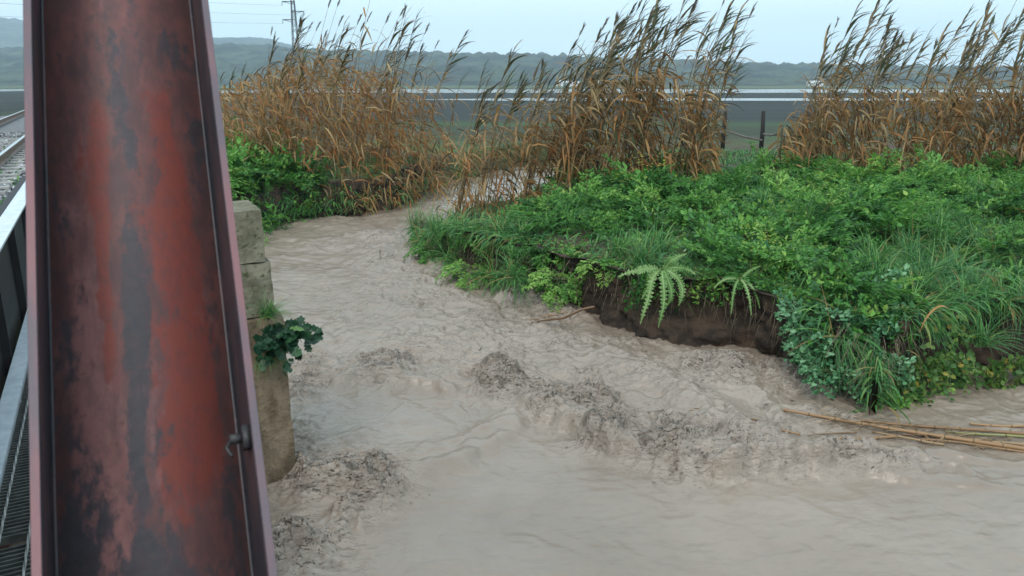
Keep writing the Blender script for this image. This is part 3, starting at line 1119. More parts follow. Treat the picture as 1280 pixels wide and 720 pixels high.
def make_cane(seed, kind):
    """kind: 'leafy' dark swept tops, 'dry' orange hanging leaves, 'spike' bare tall culm with a plume"""
    r = random.Random(seed)
    hgt = {'leafy': 3.4, 'dry': 2.7, 'spike': 3.9}[kind] * r.uniform(.92, 1.08)
    lean = {'leafy': .25, 'dry': .14, 'spike': .30}[kind] * r.uniform(.7, 1.35)
    bend = r.uniform(.05, .16)
    ly = r.uniform(-.08, .08)

    def P(t):
        x = lean * hgt * (t ** 1.25) + bend * hgt * max(0, t - .6) ** 2 * .5
        return Vector((x, ly * hgt * t * t, hgt * t * (1 - .5 * lean * lean * t)))
    st = MB()
    n = 13
    st.tube([P(k / (n - 1)) for k in range(n)], [(.013 * (1 - .72 * k / (n - 1)) + (.0015 if k % 2 else 0)) * (0.7 if kind == 'spike' else 1) for k in range(n)], 5,
            [min(1, max(0, .15 + .5 * r.random()))] * (n * 5))
    lv = MB()
    nl = {'leafy': 36, 'dry': 30, 'spike': 8}[kind]
    for i in range(nl):
        u = (i + r.random()) / nl
        t = {'leafy': .20 + .79 * u ** .72, 'dry': .12 + .86 * u, 'spike': .25 + .6 * u}[kind]
        p = P(t)
        ang = (i % 2) * math.pi + r.uniform(-.9, .9)
        out = Vector((math.cos(ang), math.sin(ang), 0))
        L = r.uniform(.38, .72) * (1 - .3 * max(0, t - .8) / .2)
        w = r.uniform(.030, .056)
        top = t > (.66 if kind == 'leafy' else .88)
        if top:
            d = (out * .35 + Vector((.75, .1, .0)) + Vector((0, 0, r.uniform(.5, 1.7)))).normalized()
            droop = r.uniform(.1, .7)
            tint = r.choice((.72, .80, .88, .93, 1.0, .6))
        else:
            dead = r.random() < (.75 if kind == 'dry' else .62)
            if dead:
                d = (out * r.uniform(.25, .6) + Vector((.15, 0, r.uniform(-.3, .35)))).normalized()
                droop = r.uniform(1.2, 2.4)
                tint = r.choice((0.0, .08, .15, .25, .35, .5))
            else:
                d = (out * .7 + Vector((.3, 0, r.uniform(.3, .9)))).normalized()
                droop = r.uniform(.6, 1.3)
                tint = r.choice((.35, .5, .55, .65, .75))
        pts, ws = [], []
        q = p.copy()
        dd = d.copy()
        for k in range(6):
            pts.append(q.copy())
            ws.append(w * (.5, .9, 1, .8, .5, .06)[k])
            dd = (dd + Vector((.05, 0, -droop * .22))).normalized()
            q = q + dd * (L / 5)
        sd2 = d.cross(Vector((0, 0, 1)))
        if sd2.length < .1:
            sd2 = Vector((0, 1, 0))
        sd2 = (sd2.normalized() + Vector((r.uniform(-.5, .5), r.uniform(-.5, .5), r.uniform(-.5, .5)))).normalized()
        lv.ribbon(pts, ws, sd2, tint)
    pl = None
    if kind == 'spike' or (kind == 'leafy' and r.random() < .5):
        pl = MB()
        p, d = P(.97), (P(1.0) - P(.93)).normalized()
        LL = r.uniform(.28, .42) if kind == 'spike' else .26
        for k in range(20):
            a = r.random()
            o_ = p + d * (LL * a * .65)
            dv = (d + Vector((r.uniform(-.15, .28), r.uniform(-.2, .2), r.uniform(-.2, .1)))).normalized()
            l2 = r.uniform(.10, .18)
            s2 = dv.cross(Vector((r.uniform(-1, 1), r.uniform(-1, 1), .2))).normalized()
            pl.ribbon([o_, o_ + dv * l2 * .5, o_ + dv * l2], [.004, .018, .002], s2, r.random())
    return (st.mesh('stalk', cane_st), lv.mesh('leaf_blades', cane_lf, False), pl.mesh('plume', plume_m, False) if pl else None)


CANES = {k: [make_cane(100 + i + 50 * j, k) for i in range(7)] for j, k in enumerate(('leafy', 'dry', 'spike'))}


def place_cane(kind, x, y, scale, rz, tilt, label, group):
    st, lv, pl = random.choice(CANES[kind])
    z = tz(x, y)
    e = empty('reed_cane', (x, y, max(z, -.3) - .03), rz)
    e.rotation_euler = (tilt[0], tilt[1], rz)
    e.scale = (scale,) * 3
    link('stalk', st, e)
    stuff(link('leaf_blades', lv, e))
    if pl:
        link('plume', pl, e)
    tag(e, label, 'reed', group)
    return e


def stand(n, xr, yr, mix, label, group, hs=(.85, 1.15), hfun=None, seed=0, tl=.10, bias=0.0):
    rs = random.Random(seed)
    random.seed(seed)
    k = 0
    tries = 0
    while k < n and tries < n * 40:
        tries += 1
        px = rs.uniform(*xr)
        Y = rs.uniform(yr[0], yr[1])
        x = (px - 640) / F * Y * 1.02
        sdv = chan_sd(x, Y)
        if sdv < .25:
            continue
        kind = rs.choices(('leafy', 'dry', 'spike'), mix)[0]
        s = rs.uniform(*hs)
        if hfun:
            s *= hfun(px)
        place_cane(kind, x, Y, s, rs.uniform(-.6, .6), (rs.uniform(-tl, tl), rs.uniform(-tl, tl) + bias), label + {'leafy': ', dark leafy top', 'dry': ', orange dead leaves', 'spike': ', bare feathery spike'}[kind],
                   group + ' ' + kind)
        k += 1


# left stand, behind the green bushes and leaning over the stream
stand(85, (285, 562), (19.6, 25), (.30, .52, .18), 'dry brown reed cane in the stand past the concrete pier', 'reeds past the pier', (.85, 1.15),
      lambda px: np.interp(px, [280, 330, 400, 470, 560], [.74, .90, 1.10, 1.06, .92]), 11)
# middle stand on the tip of the bank
stand(44, (545, 720), (14.8, 18.0), (.36, .36, .28), 'brown reed cane on the bank tip where the stream bends', 'reeds at the bend', (.80, 1.1),
      lambda px: np.interp(px, [545, 600, 680, 720], [.92, 1.0, 1.02, 1.02]), 12)
stand(60, (690, 890), (15.0, 17.6), (.58, .34, .08), 'tall reed cane in the clump beside the fence gap', 'reeds beside the gap', (.85, 1.12),
      lambda px: np.interp(px, [690, 740, 800, 850, 890], [.9, 1.05, 1.16, 1.0, .76]), 13)
# right stand
stand(110, (965, 1330), (16.4, 19.5), (.60, .34, .06), 'brown reed cane in the long stand behind the green bank', 'reeds behind the bank', (.85, 1.12),
      lambda px: np.interp(px, [965, 1010, 1080, 1200, 1300], [.92, 1.0, 1.02, 1.02, 1.04]), 14)


def thicket(name, label, n, xr, yr, hmax, seed, tints, low=0.05):
    """uncountable tangle of dead leaves and broken canes between the stalks"""
    rs = random.Random(seed)
    b = MB()
    for i in range(n):
        px, Y = rs.uniform(*xr), rs.uniform(*yr)
        x = (px - 640) / F * Y * 1.02
        sdv = chan_sd(x, Y)
        if sdv < (-.35 if px < 562 else .05):
            continue
        hm_ = hmax(px) if callable(hmax) else hmax
        z = max(tz(x, Y), .12) + low + (hm_ - low) * rs.random() ** 1.25
        L = rs.uniform(.25, .6)
        a = rs.uniform(0, 6.28)
        d = Vector((math.cos(a) * .5 + .25, math.sin(a) * .5, rs.uniform(-.9, .5))).normalized()
        sd2 = Vector((rs.uniform(-1, 1), rs.uniform(-1, 1), rs.uniform(-1, 1)))
        sd2 = d.cross(sd2).normalized()
        q = Vector((x, Y, z))
        pts, ws = [], []
        w = rs.uniform(.026, .050)
        for k in range(5):
            pts.append(q.copy())
            ws.append(w * (.5, 1, .95, .6, .05)[k])
            d = (d + Vector((.04, 0, -rs.uniform(.1, .5)))).normalized()
            q = q + d * L / 4
        b.ribbon(pts, ws, sd2, rs.choice(tints))
    stuff(link(name, b.mesh(name, cane_lf, False)), label, 'reed litter')


thicket('reed_litter', 'tangle of dead orange brown reed leaves past the pier', 4400, (285, 562), (18.6, 25), lambda px: np.interp(px, [280, 330, 400, 480, 540], [1.9, 2.4, 3.0, 2.6, 1.8]), 21, (0, .05, .1, .2, .3, .45, .55, .7))
thicket('reed_litter', 'dead reed leaves among the canes at the bend', 420, (545, 720), (15, 18), 1.9, 22, (.05, .2, .3, .45, .55, .7, .85))
thicket('reed_litter', 'dead orange reed leaves in the clump beside the gap', 1300, (700, 885), (15, 17.5), lambda px: np.interp(px, [690, 760, 830, 890], [1.5, 2.3, 2.3, 1.2]), 23, (0, .05, .1, .2, .35, .5, .75, .9))
thicket('reed_litter', 'dead brown reed leaves in the stand behind the green bank', 2800, (960, 1330), (16.4, 19.2), lambda px: np.interp(px, [965, 1010, 1100, 1300], [1.2, 1.8, 2.0, 2.0]), 24, (.1, .2, .3, .45, .5, .6, .75, .9))

# ------------------------------------------------------------------ green bank plants
G_FEATHER = leaf_mat('feathery_leaf', [(0, (0.032, 0.103, 0.025)), (.4, (0.076, 0.224, 0.046)), (.75, (0.155, 0.356, 0.063)), (1, (0.299, 0.471, 0.115))], .5, .35, .6)
G_BROAD = leaf_mat('broad_leaf', [(0, (0.030, 0.109, 0.023)), (.45, (0.076, 0.236, 0.041)), (.8, (0.155, 0.356, 0.057)), (1, (0.310, 0.460, 0.103))], .42, .3, .6)
G_GRASS = leaf_mat('grass_blade', [(0, (0.037, 0.132, 0.044)), (.5, (0.081, 0.236, 0.067)), (.8, (0.178, 0.356, 0.086)), (.92, (0.241, 0.265, 0.086)), (1, (0.368, 0.230, 0.092))], .45, .35, .25)
G_BLUE = leaf_mat('glaucous_leaf', [(0, (0.044, 0.150, 0.062)), (.5, (0.106, 0.281, 0.125)), (1, (0.250, 0.450, 0.250))], .5, .25, .25)
G_VINE = leaf_mat('vine_leaf', [(0, (.030, .090, .025)), (.5, (.080, .180, .040)), (.9, (.19, .29, .06)), (1, (.33, .28, .05))], .45, .35, .25)
G_IVY = leaf_mat('ivy_leaf', [(0, (.012, .040, .022)), (.5, (.024, .075, .036)), (.85, (.045, .12, .05)), (1, (.16, .27, .06))], .35, .2, .2)
G_STEM = leaf_mat('green_stem', [(0, (.04, .07, .025)), (.6, (.09, .14, .05)), (1, (.16, .15, .07))], .6, 0, .3)
Y_FLOWER = leaf_mat('yellow_petal', [(0, (.34, .33, .04)), (1, (.50, .50, .06))], .5, .3, .1)
B_DRY = leaf_mat('dry_orange_leaf', [(0, (.34, .12, .03)), (1, (.42, .24, .09))], .6, .25, .1)


def rv(r, s=1.0):
    return Vector((r.uniform(-s, s), r.uniform(-s, s), r.uniform(-s, s)))


def arc(r, base, out, up, L, droop, n):
    d = (out + Vector((0, 0, up))).normalized()
    q = Vector(base)
    pts = [q.copy()]
    for k in range(n):
        d = (d + Vector((.015, 0, -droop / n))).normalized()
        q = q + d * L / n
        pts.append(q.copy())
    return pts


def feather_plant(seed, hang=False):
    r = random.Random(seed)
    st, lv = MB(), MB()
    for i in range(17):
        a = r.uniform(0, 6.28)
        out = Vector((math.cos(a), math.sin(a), 0))
        up = r.uniform(.3, 1.9) if not hang else r.uniform(-.1, .7)
        pts = arc(r, out * .03, out, up, r.uniform(.38, .62), r.uniform(.6, 1.5) if not hang else r.uniform(1.2, 2.2), 8)
        st.tube(pts, [.005 * (1 - .8 * k / 8) for k in range(9)], 4, r.random())
        tb = r.uniform(.1, .8)
        for k in range(2, 9):
            d = (pts[k] - pts[k - 1]).normalized()
            s = d.cross(Vector((0, 0, 1)) + rv(r, .2)).normalized()
            for sg_ in (-1, 1):
                bl = .15 * (1 - abs(k - 4) / 7) * r.uniform(.7, 1.2)
                bd = (s * sg_ + d * .7 + rv(r, .25)).normalized()
                for m in range(5):
                    o_ = pts[k] + bd * bl * (m + .6) / 5
                    for q in (-1, 0, 1):
                        dd = (bd + d.cross(s) * .25 + s.cross(bd) * 0 + (d * q * .9) + rv(r, .35)).normalized()
                        sv = dd.cross(rv(r)).normalized()
                        l2 = bl * .42 * r.uniform(.7, 1.35)
                        lv.ribbon([o_, o_ + dd * l2 * .55, o_ + dd * l2], [.004, l2 * .34, .002], sv, min(1, max(0, tb + r.uniform(-.2, .25))))
    return [('stem', st.mesh('stem', G_STEM)), ('foliage', lv.mesh('foliage', G_FEATHER, False))]


def broad_plant(seed, hang=False):
    r = random.Random(seed)
    st, lv = MB(), MB()
    for i in range(20):
        a = r.uniform(0, 6.28)
        out = Vector((math.cos(a), math.sin(a), 0))
        pts = arc(r, out * .03, out, r.uniform(.3, 2.0) if not hang else r.uniform(-.2, .6), r.uniform(.30, .55), r.uniform(.5, 1.2) if not hang else r.uniform(1.2, 2.2), 6)
        st.tube(pts, [.005 * (1 - .7 * k / 6) for k in range(7)], 4, r.random())
        tb = r.uniform(.1, .8)
        for k in range(1, 7):
            for m in range(3):
                d = (rv(r) + Vector((0, 0, .3)) + out * .4).normalized()
                sv = d.cross(Vector((0, 0, 1)) + rv(r, .5)).normalized()
                L = r.uniform(.040, .085)
                lv.leaf(pts[k] + rv(r, .03), d, sv, L, L * r.uniform(.5, .75), min(1, max(0, tb + r.uniform(-.25, .3))), r.random() < .5, r.uniform(0, .5))
    return [('stem', st.mesh('stem', G_STEM)), ('foliage', lv.mesh('foliage', G_BROAD, False))]


def grass_plant(seed, hang=False):
    r = random.Random(seed)
    lv = MB()
    for i in range(130):
        a = r.uniform(0, 6.28)
        out = Vector((math.cos(a) + .45, math.sin(a) - (.3 if hang else 0), 0)) * r.uniform(.3, 1)
        pts = arc(r, rv(r, .09) * Vector((1, 1, 0)) if False else Vector((r.uniform(-.1, .1), r.uniform(-.1, .1), 0)), out, r.uniform(.5, 1.8) if not hang else r.uniform(0, .8), r.uniform(.35, .75), r.uniform(.9, 2.0), 6)
        sv = out.normalized().cross(Vector((0, 0, 1)))
        sv = (sv + rv(r, .4)).normalized()
        w = r.uniform(.006, .013)
        t = r.random() * .8 if r.random() < .93 else r.uniform(.9, 1)
        lv.ribbon(pts, [w * x for x in (.8, 1, 1, .85, .6, .35, .03)], sv, t)
    return [('blades', lv.mesh('blades', G_GRASS, False))]


def blue_plant(seed, hang=False):
    r = random.Random(seed)
    st, lv = MB(), MB()
    for i in range(22):
        a = r.uniform(0, 6.28)
        out = Vector((math.cos(a), math.sin(a), 0))
        pts = arc(r, out * .03, out, r.uniform(.1, 1.6), r.uniform(.25, .45), r.uniform(.8, 2), 6)
        st.tube(pts, [.006 * (1 - .6 * k / 6) for k in range(7)], 4, .6)
        tb = r.uniform(.15, .7)
        for k in range(2, 7):
            for m in range(5):
                d = (rv(r) + Vector((0, 0, .2)) + out * .5).normalized()
                sv = d.cross(Vector((0, 0, 1)) + rv(r, .5)).normalized()
                L = r.uniform(.045, .085)
                lv.leaf(pts[k] + rv(r, .035), d, sv, L, L * r.uniform(.55, .8), min(1, max(0, tb + r.uniform(-.3, .4))), True, r.uniform(0, .4))
    return [('stem', st.mesh('stem', G_STEM)), ('foliage', lv.mesh('foliage', G_BLUE, False))]


def vine_plant(seed, hang=True):
    r = random.Random(seed)
    st, lv = MB(), MB()
    for i in range(9):
        a = r.uniform(3.6, 5.9) if hang else r.uniform(0, 6.28)
        out = Vector((math.cos(a), math.sin(a), 0))
        pts = arc(r, out * .02, out, r.uniform(.1, .7), r.uniform(.45, .85), r.uniform(1.2, 2.2), 9)
        st.tube(pts, [.004 * (1 - .5 * k / 9) for k in range(10)], 4, .8)
        for k in range(1, 10):
            for m in range(3):
                d = (rv(r) + out * .3 + Vector((0, 0, -.1))).normalized()
                sv = d.cross(Vector((0, -1, .6)) + rv(r, .5)).normalized()
                L = r.uniform(.05, .095)
                lv.leaf(pts[k] + rv(r, .045), d, sv, L, L * r.uniform(.75, 1), min(1, max(0, r.gauss(.5, .25))), r.random() < .3, r.uniform(0, .4))
    return [('stem', st.mesh('stem', G_STEM)), ('foliage', lv.mesh('foliage', G_VINE, False))]


def mustard_plant(seed, hang=False):
    r = random.Random(seed)
    parts = feather_plant(seed)
    fl = MB()
    for i in range(30):
        a, q = r.uniform(0, 6.28), r.uniform(0, .3)
        p = Vector((math.cos(a) * q, math.sin(a) * q, r.uniform(.32, .5)))
        for m in range(4):
            d = Vector((math.cos(m * 1.57 + a), math.sin(m * 1.57 + a), .4)).normalized()
            fl.leaf(p, d, d.cross(Vector((0, 0, 1))).normalized(), .014, .011, r.random())
    return parts + [('flowers', fl.mesh('flowers', Y_FLOWER, False))]


SPEC = {
    'feather': ([feather_plant(300 + i) for i in range(4)], 'feathery_herb', 'feathery green herb clump', 'herb'),
    'feather_hang': ([feather_plant(320 + i, True) for i in range(2)], 'feathery_herb', 'feathery herb clump drooping over the bare soil edge', 'herb'),
    'broad': ([broad_plant(340 + i) for i in range(3)], 'leafy_weed', 'broad leaved green weed', 'weed'),
    'broad_hang': ([broad_plant(350 + i, True) for i in range(2)], 'leafy_weed', 'broad leaved weed drooping over the bare soil edge', 'weed'),
    'grass': ([grass_plant(360 + i) for i in range(3)], 'grass_tuft', 'long wind-swept grass tuft', 'grass'),
    'grass_hang': ([grass_plant(370 + i, True) for i in range(2)], 'grass_tuft', 'long grass tuft hanging down the bare soil edge', 'grass'),
    'blue': ([blue_plant(380 + i) for i in range(2)], 'blue_green_shrub', 'blue-green lobed-leaf shrub', 'shrub'),
    'vine': ([vine_plant(390 + i) for i in range(2)], 'trailing_vine', 'yellow-green trailing vine with rounded leaves', 'vine'),
    'mustard': ([mustard_plant(400 + i) for i in range(2)], 'yellow_flower_herb', 'herb dotted with yellow flowers', 'herb'),
}


def plant(sp_, x, y, s, rz, where, group, z=None, tilt=(0, 0), seed=None):
    protos, name, lab, cat = SPEC[sp_]
    parts = protos[random.randrange(len(protos))]
    zz_ = tz(x, y) - .02 if z is None else z
    e = empty(name, (x, y, zz_))
    e.rotation_euler = (tilt[0], tilt[1], rz)
    e.scale = (s, s, s * random.uniform(.9, 1.1))
    for n_, me in parts:
        o = link(n_, me, e)
        o['kind'] = 'stuff' if n_ != 'stem' else ''
        if n_ == 'stem':
            del o['kind']
    tag(e, lab + ' ' + where, cat, group)
    return e


random.seed(77)
tanl = np.gradient(foot_line, axis=0)
tanl /= np.linalg.norm(tanl, axis=1)[:, None]
norl = np.stack([-tanl[:, 1], tanl[:, 0]], 1)
kk = np.ones(21) / 21
norl = np.stack([np.convolve(np.pad(norl[:, i], 10, mode='edge'), kk, 'valid') for i in (0, 1)], 1)
norl /= np.linalg.norm(norl, axis=1)[:, None]


def pix(x, y, z):
    d = y * CP - (z - H) * SP
    u = y * SP + (z - H) * CP
    return 640 + F * x / d, 360 - F * u / d


# scattered over the bank top
cnt = {}
pts_done = []
tries = 0
while len(pts_done) < 330 and tries < 40000:
    tries += 1
    Y = random.uniform(7.0, 17.5)
    x = random.uniform(-2.4, 11.5)
    if abs(x / Y) > .80:
        continue
    sdv = chan_sd(x, Y)
    if sdv < .38:
        continue
    px, py = pix(x, Y, 1.2)
    if px < 720 and Y > 15.2:
        continue
    if x < .2 and Y > 13.4 and random.random() < .6:
        continue
    if px > 1340:
        continue
    if 890 < px < 965 and Y > 15.5 and random.random() < .4:
        continue
    md = .30 + .016 * Y
    if any((x - a) ** 2 + (Y - b_) ** 2 < md * md for a, b_ in pts_done):
        continue
    pts_done.append((x, Y))
    w = {'feather': 6, 'broad': 4, 'grass': 1.0, 'mustard': .5, 'blue': .15}
    if px > 1080 and py > 285:
        w = {'grass': 7, 'broad': 1.2, 'feather': 1.0, 'vine': .3}
    elif px < 720:
        w = {'feather': 5, 'grass': 3, 'broad': 2}
    elif px > 960 and 215 < py < 300:
        w = {'feather': 5, 'mustard': 1.8, 'broad': 3, 'grass': 1}
    sp_ = random.choices(list(w), list(w.values()))[0]
    if px < 700:
        zone = 'on the low tip of the bank'
    elif Y > 13.8 and px < 890:
        zone = 'at the foot of the reed clump beside the gap'
    elif Y > 13.8 and px < 970:
        zone = 'in the gap before the fence posts'
    elif Y > 13.8:
        zone = 'at the foot of the long reed stand'
    elif sdv < 1.5 and px < 930:
        zone = 'just behind the thistles'
    elif sdv < 1.5 and px < 1130:
        zone = 'above the blue-green shrubs'
    elif sdv < 2.0:
        zone = 'above the yellow-green vines'
    elif px < 930:
        zone = 'between thistles and reeds'
    else:
        zone = 'between blue-green shrubs and reeds'
    plant(sp_, x, Y, (random.uniform(.8, 1.25) * float(np.clip(1.12 + .75 * fbm(np.array([x * .75]), np.array([Y * .75]), 5, 2)[0], .6, 1.75)) if sp_ != 'grass' else random.uniform(.9, 1.2)) * (.55 if (x < .6 and Y > 13) else 1.0), random.uniform(0, 6.28) if sp_ != 'grass' else random.uniform(-.7, .5), zone, '%s %s' % (SPEC[sp_][2], zone), None, (random.uniform(-.15, .15), random.uniform(0, .25)))
print('PLANTS', len(pts_done))

# along the lip, drooping over the soil
i = 4
while i < len(foot_line) - 90:
    p = foot_line[i] + norl[i] * random.uniform(.22, .40)
    px, py = pix(p[0], p[1], .8)
    w = {'feather_hang': 3, 'broad_hang': 2, 'grass_hang': 3}
    if px > 1120:
        w = {'vine': 3, 'grass_hang': 4, 'broad_hang': 1}
    sp_ = random.choices(list(w), list(w.values()))[0]
    zt_ = tz(*(foot_line[i] + norl[i] * .75))
    plant(sp_, p[0], p[1], random.uniform(.7, 1.1), math.atan2(-norl[i][1], -norl[i][0]) + random.uniform(-1.2, 1.2) if 'grass' not in sp_ else random.uniform(-.4, .4),
          'along the stream', 'plants along the lip ' + sp_, zt_ - .05, (random.uniform(.1, .45), random.uniform(-.15, .2)))
    i += int(random.uniform(5, 9) if px < 640 or px > 1000 else random.uniform(12, 22))
# tip of the promontory and the foot of the corner: foliage down to the water
for (px, py, z, sp_, s) in ((528, 300, .35, 'grass_hang', .9), (540, 310, .35, 'feather_hang', .9), (560, 325, .3, 'grass_hang', .9), (590, 335, .35, 'feather_hang', 1.0), (615, 345, .3, 'grass_hang', 1.0),
                            (640, 345, .5, 'grass_hang', 1.0), (545, 290, .7, 'grass', 1.0), (520, 285, .4, 'grass', 1.0), (700, 350, .55, 'feather_hang', .9), (655, 330, .6, 'feather', .8),
                            (1040, 425, .55, 'blue', 1.0), (1015, 440, .42, 'blue', .9), (1075, 440, .40, 'blue', .9), (1010, 395, .75, 'blue', 1.0), (1060, 395, .75, 'blue', 1.1),
                            (1035, 360, 1.0, 'broad', 1.1), (1080, 365, .95, 'blue', 1.0), (1030, 465, .3, 'blue', .8), (1070, 475, .25, 'blue', .8), (1095, 450, .4, 'blue', .9), (1120, 470, .25, 'vine', .7), (1140, 455, .30, 'vine', .7), (1105, 490, .18, 'broad_hang', .7), (1130, 490, .12, 'broad_hang', .7), (1160, 455, .3, 'broad_hang', .8), (1090, 405, .75, 'blue', .9),
                            (1200, 455, .22, 'vine', .8), (1245, 450, .25, 'vine', .9), (1275, 445, .3, 'vine', .9), (1225, 430, .5, 'grass', .9), (1180, 440, .45, 'vine', .7)):
    p = at_z(px, py, z)
    plant(sp_, p[0], p[1], s, random.uniform(-.5, .5), 'growing down to the flood water', 'low plants at the water ' + sp_, z, (random.uniform(.1, .5), random.uniform(-.1, .2)))

for (px, Y, s_) in ((805, 14.0, 2.0), (790, 14.4, 1.8), (1050, 14.8, 1.9), (1095, 15.0, 2.0), (1120, 14.6, 1.7), (1175, 14.9, 1.9), (1010, 14.5, 1.6), (915, 13.6, 1.5), (980, 13.2, 1.5),
                     (850, 12.6, 1.5), (730, 13.2, 1.5), (690, 13.0, 1.4), (1240, 12.5, 1.5), (1060, 11.5, 1.5), (1270, 13.5, 1.7)):
    x = (px - 640) / F * Y * 1.01
    e = plant('feather', x, Y, s_, random.uniform(0, 6.28), 'standing taller than the weeds', 'tall feathery herbs', None, (0, .15))
    e['label'] = 'tall feathery green herb rising above the weeds before the reeds' if Y > 13.4 else 'tall feathery green herb rising above the low weeds of the bank'
    e['group'] = 'tall herbs before the reeds' if Y > 13.4 else 'tall herbs of the bank'
# left bank bushes on the embankment side
SPEC['bush'] = ([feather_plant(420 + i) for i in range(2)] + [broad_plant(430 + i) for i in range(2)], 'green_bush', 'bright green leafy bush', 'bush')
n = 0
done = []
tries = 0
while n < 70 and tries < 8000:
    tries += 1
    px = random.uniform(225, 398)
    Y = random.uniform(15.0, 22.0)
    x = (px - 640) / F * Y * 1.03
    sdv = chan_sd(x, Y)
    if sdv < .12:
        continue
    if px > 350 and Y > 19.5:
        continue
    if any((x - a) ** 2 + (Y - b_) ** 2 < .42 ** 2 for a, b_ in done):
        continue
    done.append((x, Y))
    s = random.uniform(1.6, 2.5) * (1.0 if sdv > .8 else .75) * np.interp(px, [330, 400], [1, .7])
    plant('bush', x, Y, s, random.uniform(0, 6.28), 'on the slope past the concrete pier', 'bushes on the slope past the pier', max(tz(x, Y), .05) - .03, (random.uniform(0, .3), random.uniform(-.1, .2)))
    n += 1
print('BUSHES', n)

# ground cover that fills in between the plants
b = MB()
r3 = random.Random(9)
k = 0
while k < 9000:
    Y = r3.uniform(7.0, 24.0)
    x = r3.uniform(-3, 14) if r3.random() < .8 else r3.uniform(-14, -3)
    if abs(x / Y) > .85:
        k += 1
        continue
    k += 1
    sdv = chan_sd(x, Y)
    if sdv < .35:
        continue
    z = tz(x, Y)
    for m in range(3):
        a = r3.uniform(0, 6.28)
        d = Vector((math.cos(a) * .7 + .2, math.sin(a) * .7, r3.uniform(.3, 1.3))).normalized()
        L = r3.uniform(.12, .34)
        o_ = Vector((x + r3.uniform(-.1, .1), Y + r3.uniform(-.1, .1), z - .01))
        e_ = o_ + d * L
        b.ribbon([o_, o_ + d * L * .6 + Vector((0, 0, .02)), e_ + Vector((.03, 0, -.05))], [.012, .03, .003], d.cross(Vector((0, 0, 1)) + rv(r3, .3)).normalized(), r3.random() * .8)
for i in range(5200):
    j = r3.randrange(2, len(foot_line) - 60)
    off = r3.uniform(.02, .62)
    fx_ = pix(foot_line[j][0], foot_line[j][1], .4)[0]
    bare = 640 < fx_ < 1000
    if bare:
        off = r3.uniform(.28, .8)
        if r3.random() < .3:
            continue
    p = foot_line[j] + norl[j] * off
    z = tz(*(foot_line[j] + norl[j] * .75)) + r3.uniform(-.10, .03)
    d = Vector((-norl[j][0] * r3.uniform(.1, .8) + r3.uniform(-.5, .6), -norl[j][1] * r3.uniform(.1, .8) + r3.uniform(-.3, .3), r3.uniform(.1, 1.0))).normalized()
    L = r3.uniform(.14, .36) if not bare else r3.uniform(.08, .22)
    q = Vector((p[0], p[1], z))
    pts, n_ = [q.copy()], 4
    dr_ = r3.uniform(.3, .75)
    for k in range(n_):
        d = (d + Vector((.02, 0, -dr_))).normalized()
        q = q + d * L / n_
        pts.append(q.copy())
    w = r3.uniform(.010, .026)
    b.ribbon(pts, [w * .6, w, w * .9, w * .6, .002], d.cross(rv(r3)).normalized(), r3.random() * .85 if r3.random() < .88 else r3.uniform(.9, 1))
for i in range(2600):
    j = r3.randrange(0, len(left_line))
    if j > 60 and r3.random() < .55:
        continue
    t_ = (left_line[min(j + 1, len(left_line) - 1)] - left_line[max(j - 1, 0)])
    t_ = t_ / (np.linalg.norm(t_) + 1e-9)
    nl_ = np.array((-t_[1], t_[0]))
    off = r3.uniform(-.05, 1.0)
    p = left_line[j] + nl_ * off
    z = .15 + .75 * off + r3.uniform(-.1, .25)
    q = Vector((p[0], p[1], z))
    d = Vector((r3.uniform(-.5, .6), -r3.uniform(.2, .9), r3.uniform(-.2, .9))).normalized()
    pts = [q.copy()]
    L = r3.uniform(.2, .5)
    for k in range(4):
        d = (d + Vector((.02, 0, -.4))).normalized()
        q = q + d * L / 4
        pts.append(q.copy())
    w = r3.uniform(.016, .04)
    b.ribbon(pts, [w * .6, w, w * .9, w * .6, .002], d.cross(rv(r3)).normalized(), r3.random() * .8 if j < 50 else r3.choice((.3, .6, .93, 1, 1)))
stuff(link('ground_cover', b.mesh('ground_cover', G_GRASS, False)), 'short green undergrowth carpeting the banks', 'undergrowth')

# hanging roots and dead stems on the bare soil face
b = MB()
for i in range(420):
    j = random.randrange(10, len(foot_line) - 130)
    p = foot_line[j] + norl[j] * random.uniform(.02, .14)
    z = random.uniform(.45, .85)
    q = Vector((p[0], p[1], z))
    pts = [q.copy()]
    d = Vector((-norl[j][0] * .4 + random.uniform(-.3, .3), -norl[j][1] * .4, -.8)).normalized()
    L = random.uniform(.12, .45)
    for k in range(4):
        d = (d + Vector((random.uniform(-.3, .3), random.uniform(-.2, .2), -.25))).normalized()
        q = q + d * L / 4
        pts.append(q.copy())
    b.tube(pts, [.0035, .003, .0025, .002, .001], 3, random.random())
stuff(link('hanging_roots', b.mesh('hanging_roots', plain_mat('root_fibre', (.10, .075, .05), (.22, .17, .11), 20, .9, .2))), 'thin roots and dead stems hanging over the eroded soil face', 'roots')

# ------------------------------------------------------------------ big thistle on the lip
TH_M = leaf_mat('thistle_leaf', [(0, (.06, .17, .04)), (.5, (.13, .27, .07)), (1, (.30, .42, .17))], .45, .3, .45)


def lip_at(px, inl, dz):
    k = min(range(len(foot_line) - 120), key=lambda i: abs(pix(foot_line[i][0], foot_line[i][1], .5)[0] - px))
    q = foot_line[k] + norl[k] * inl
    return np.array((q[0], q[1], tz(*(foot_line[k] + norl[k] * .8)) + dz))


tp = lip_at(822, .10, .06)
th = tag(empty('thistle', tuple(tp)), 'large pale green thistle with long toothed leaves arching over the bank edge', 'thistle')


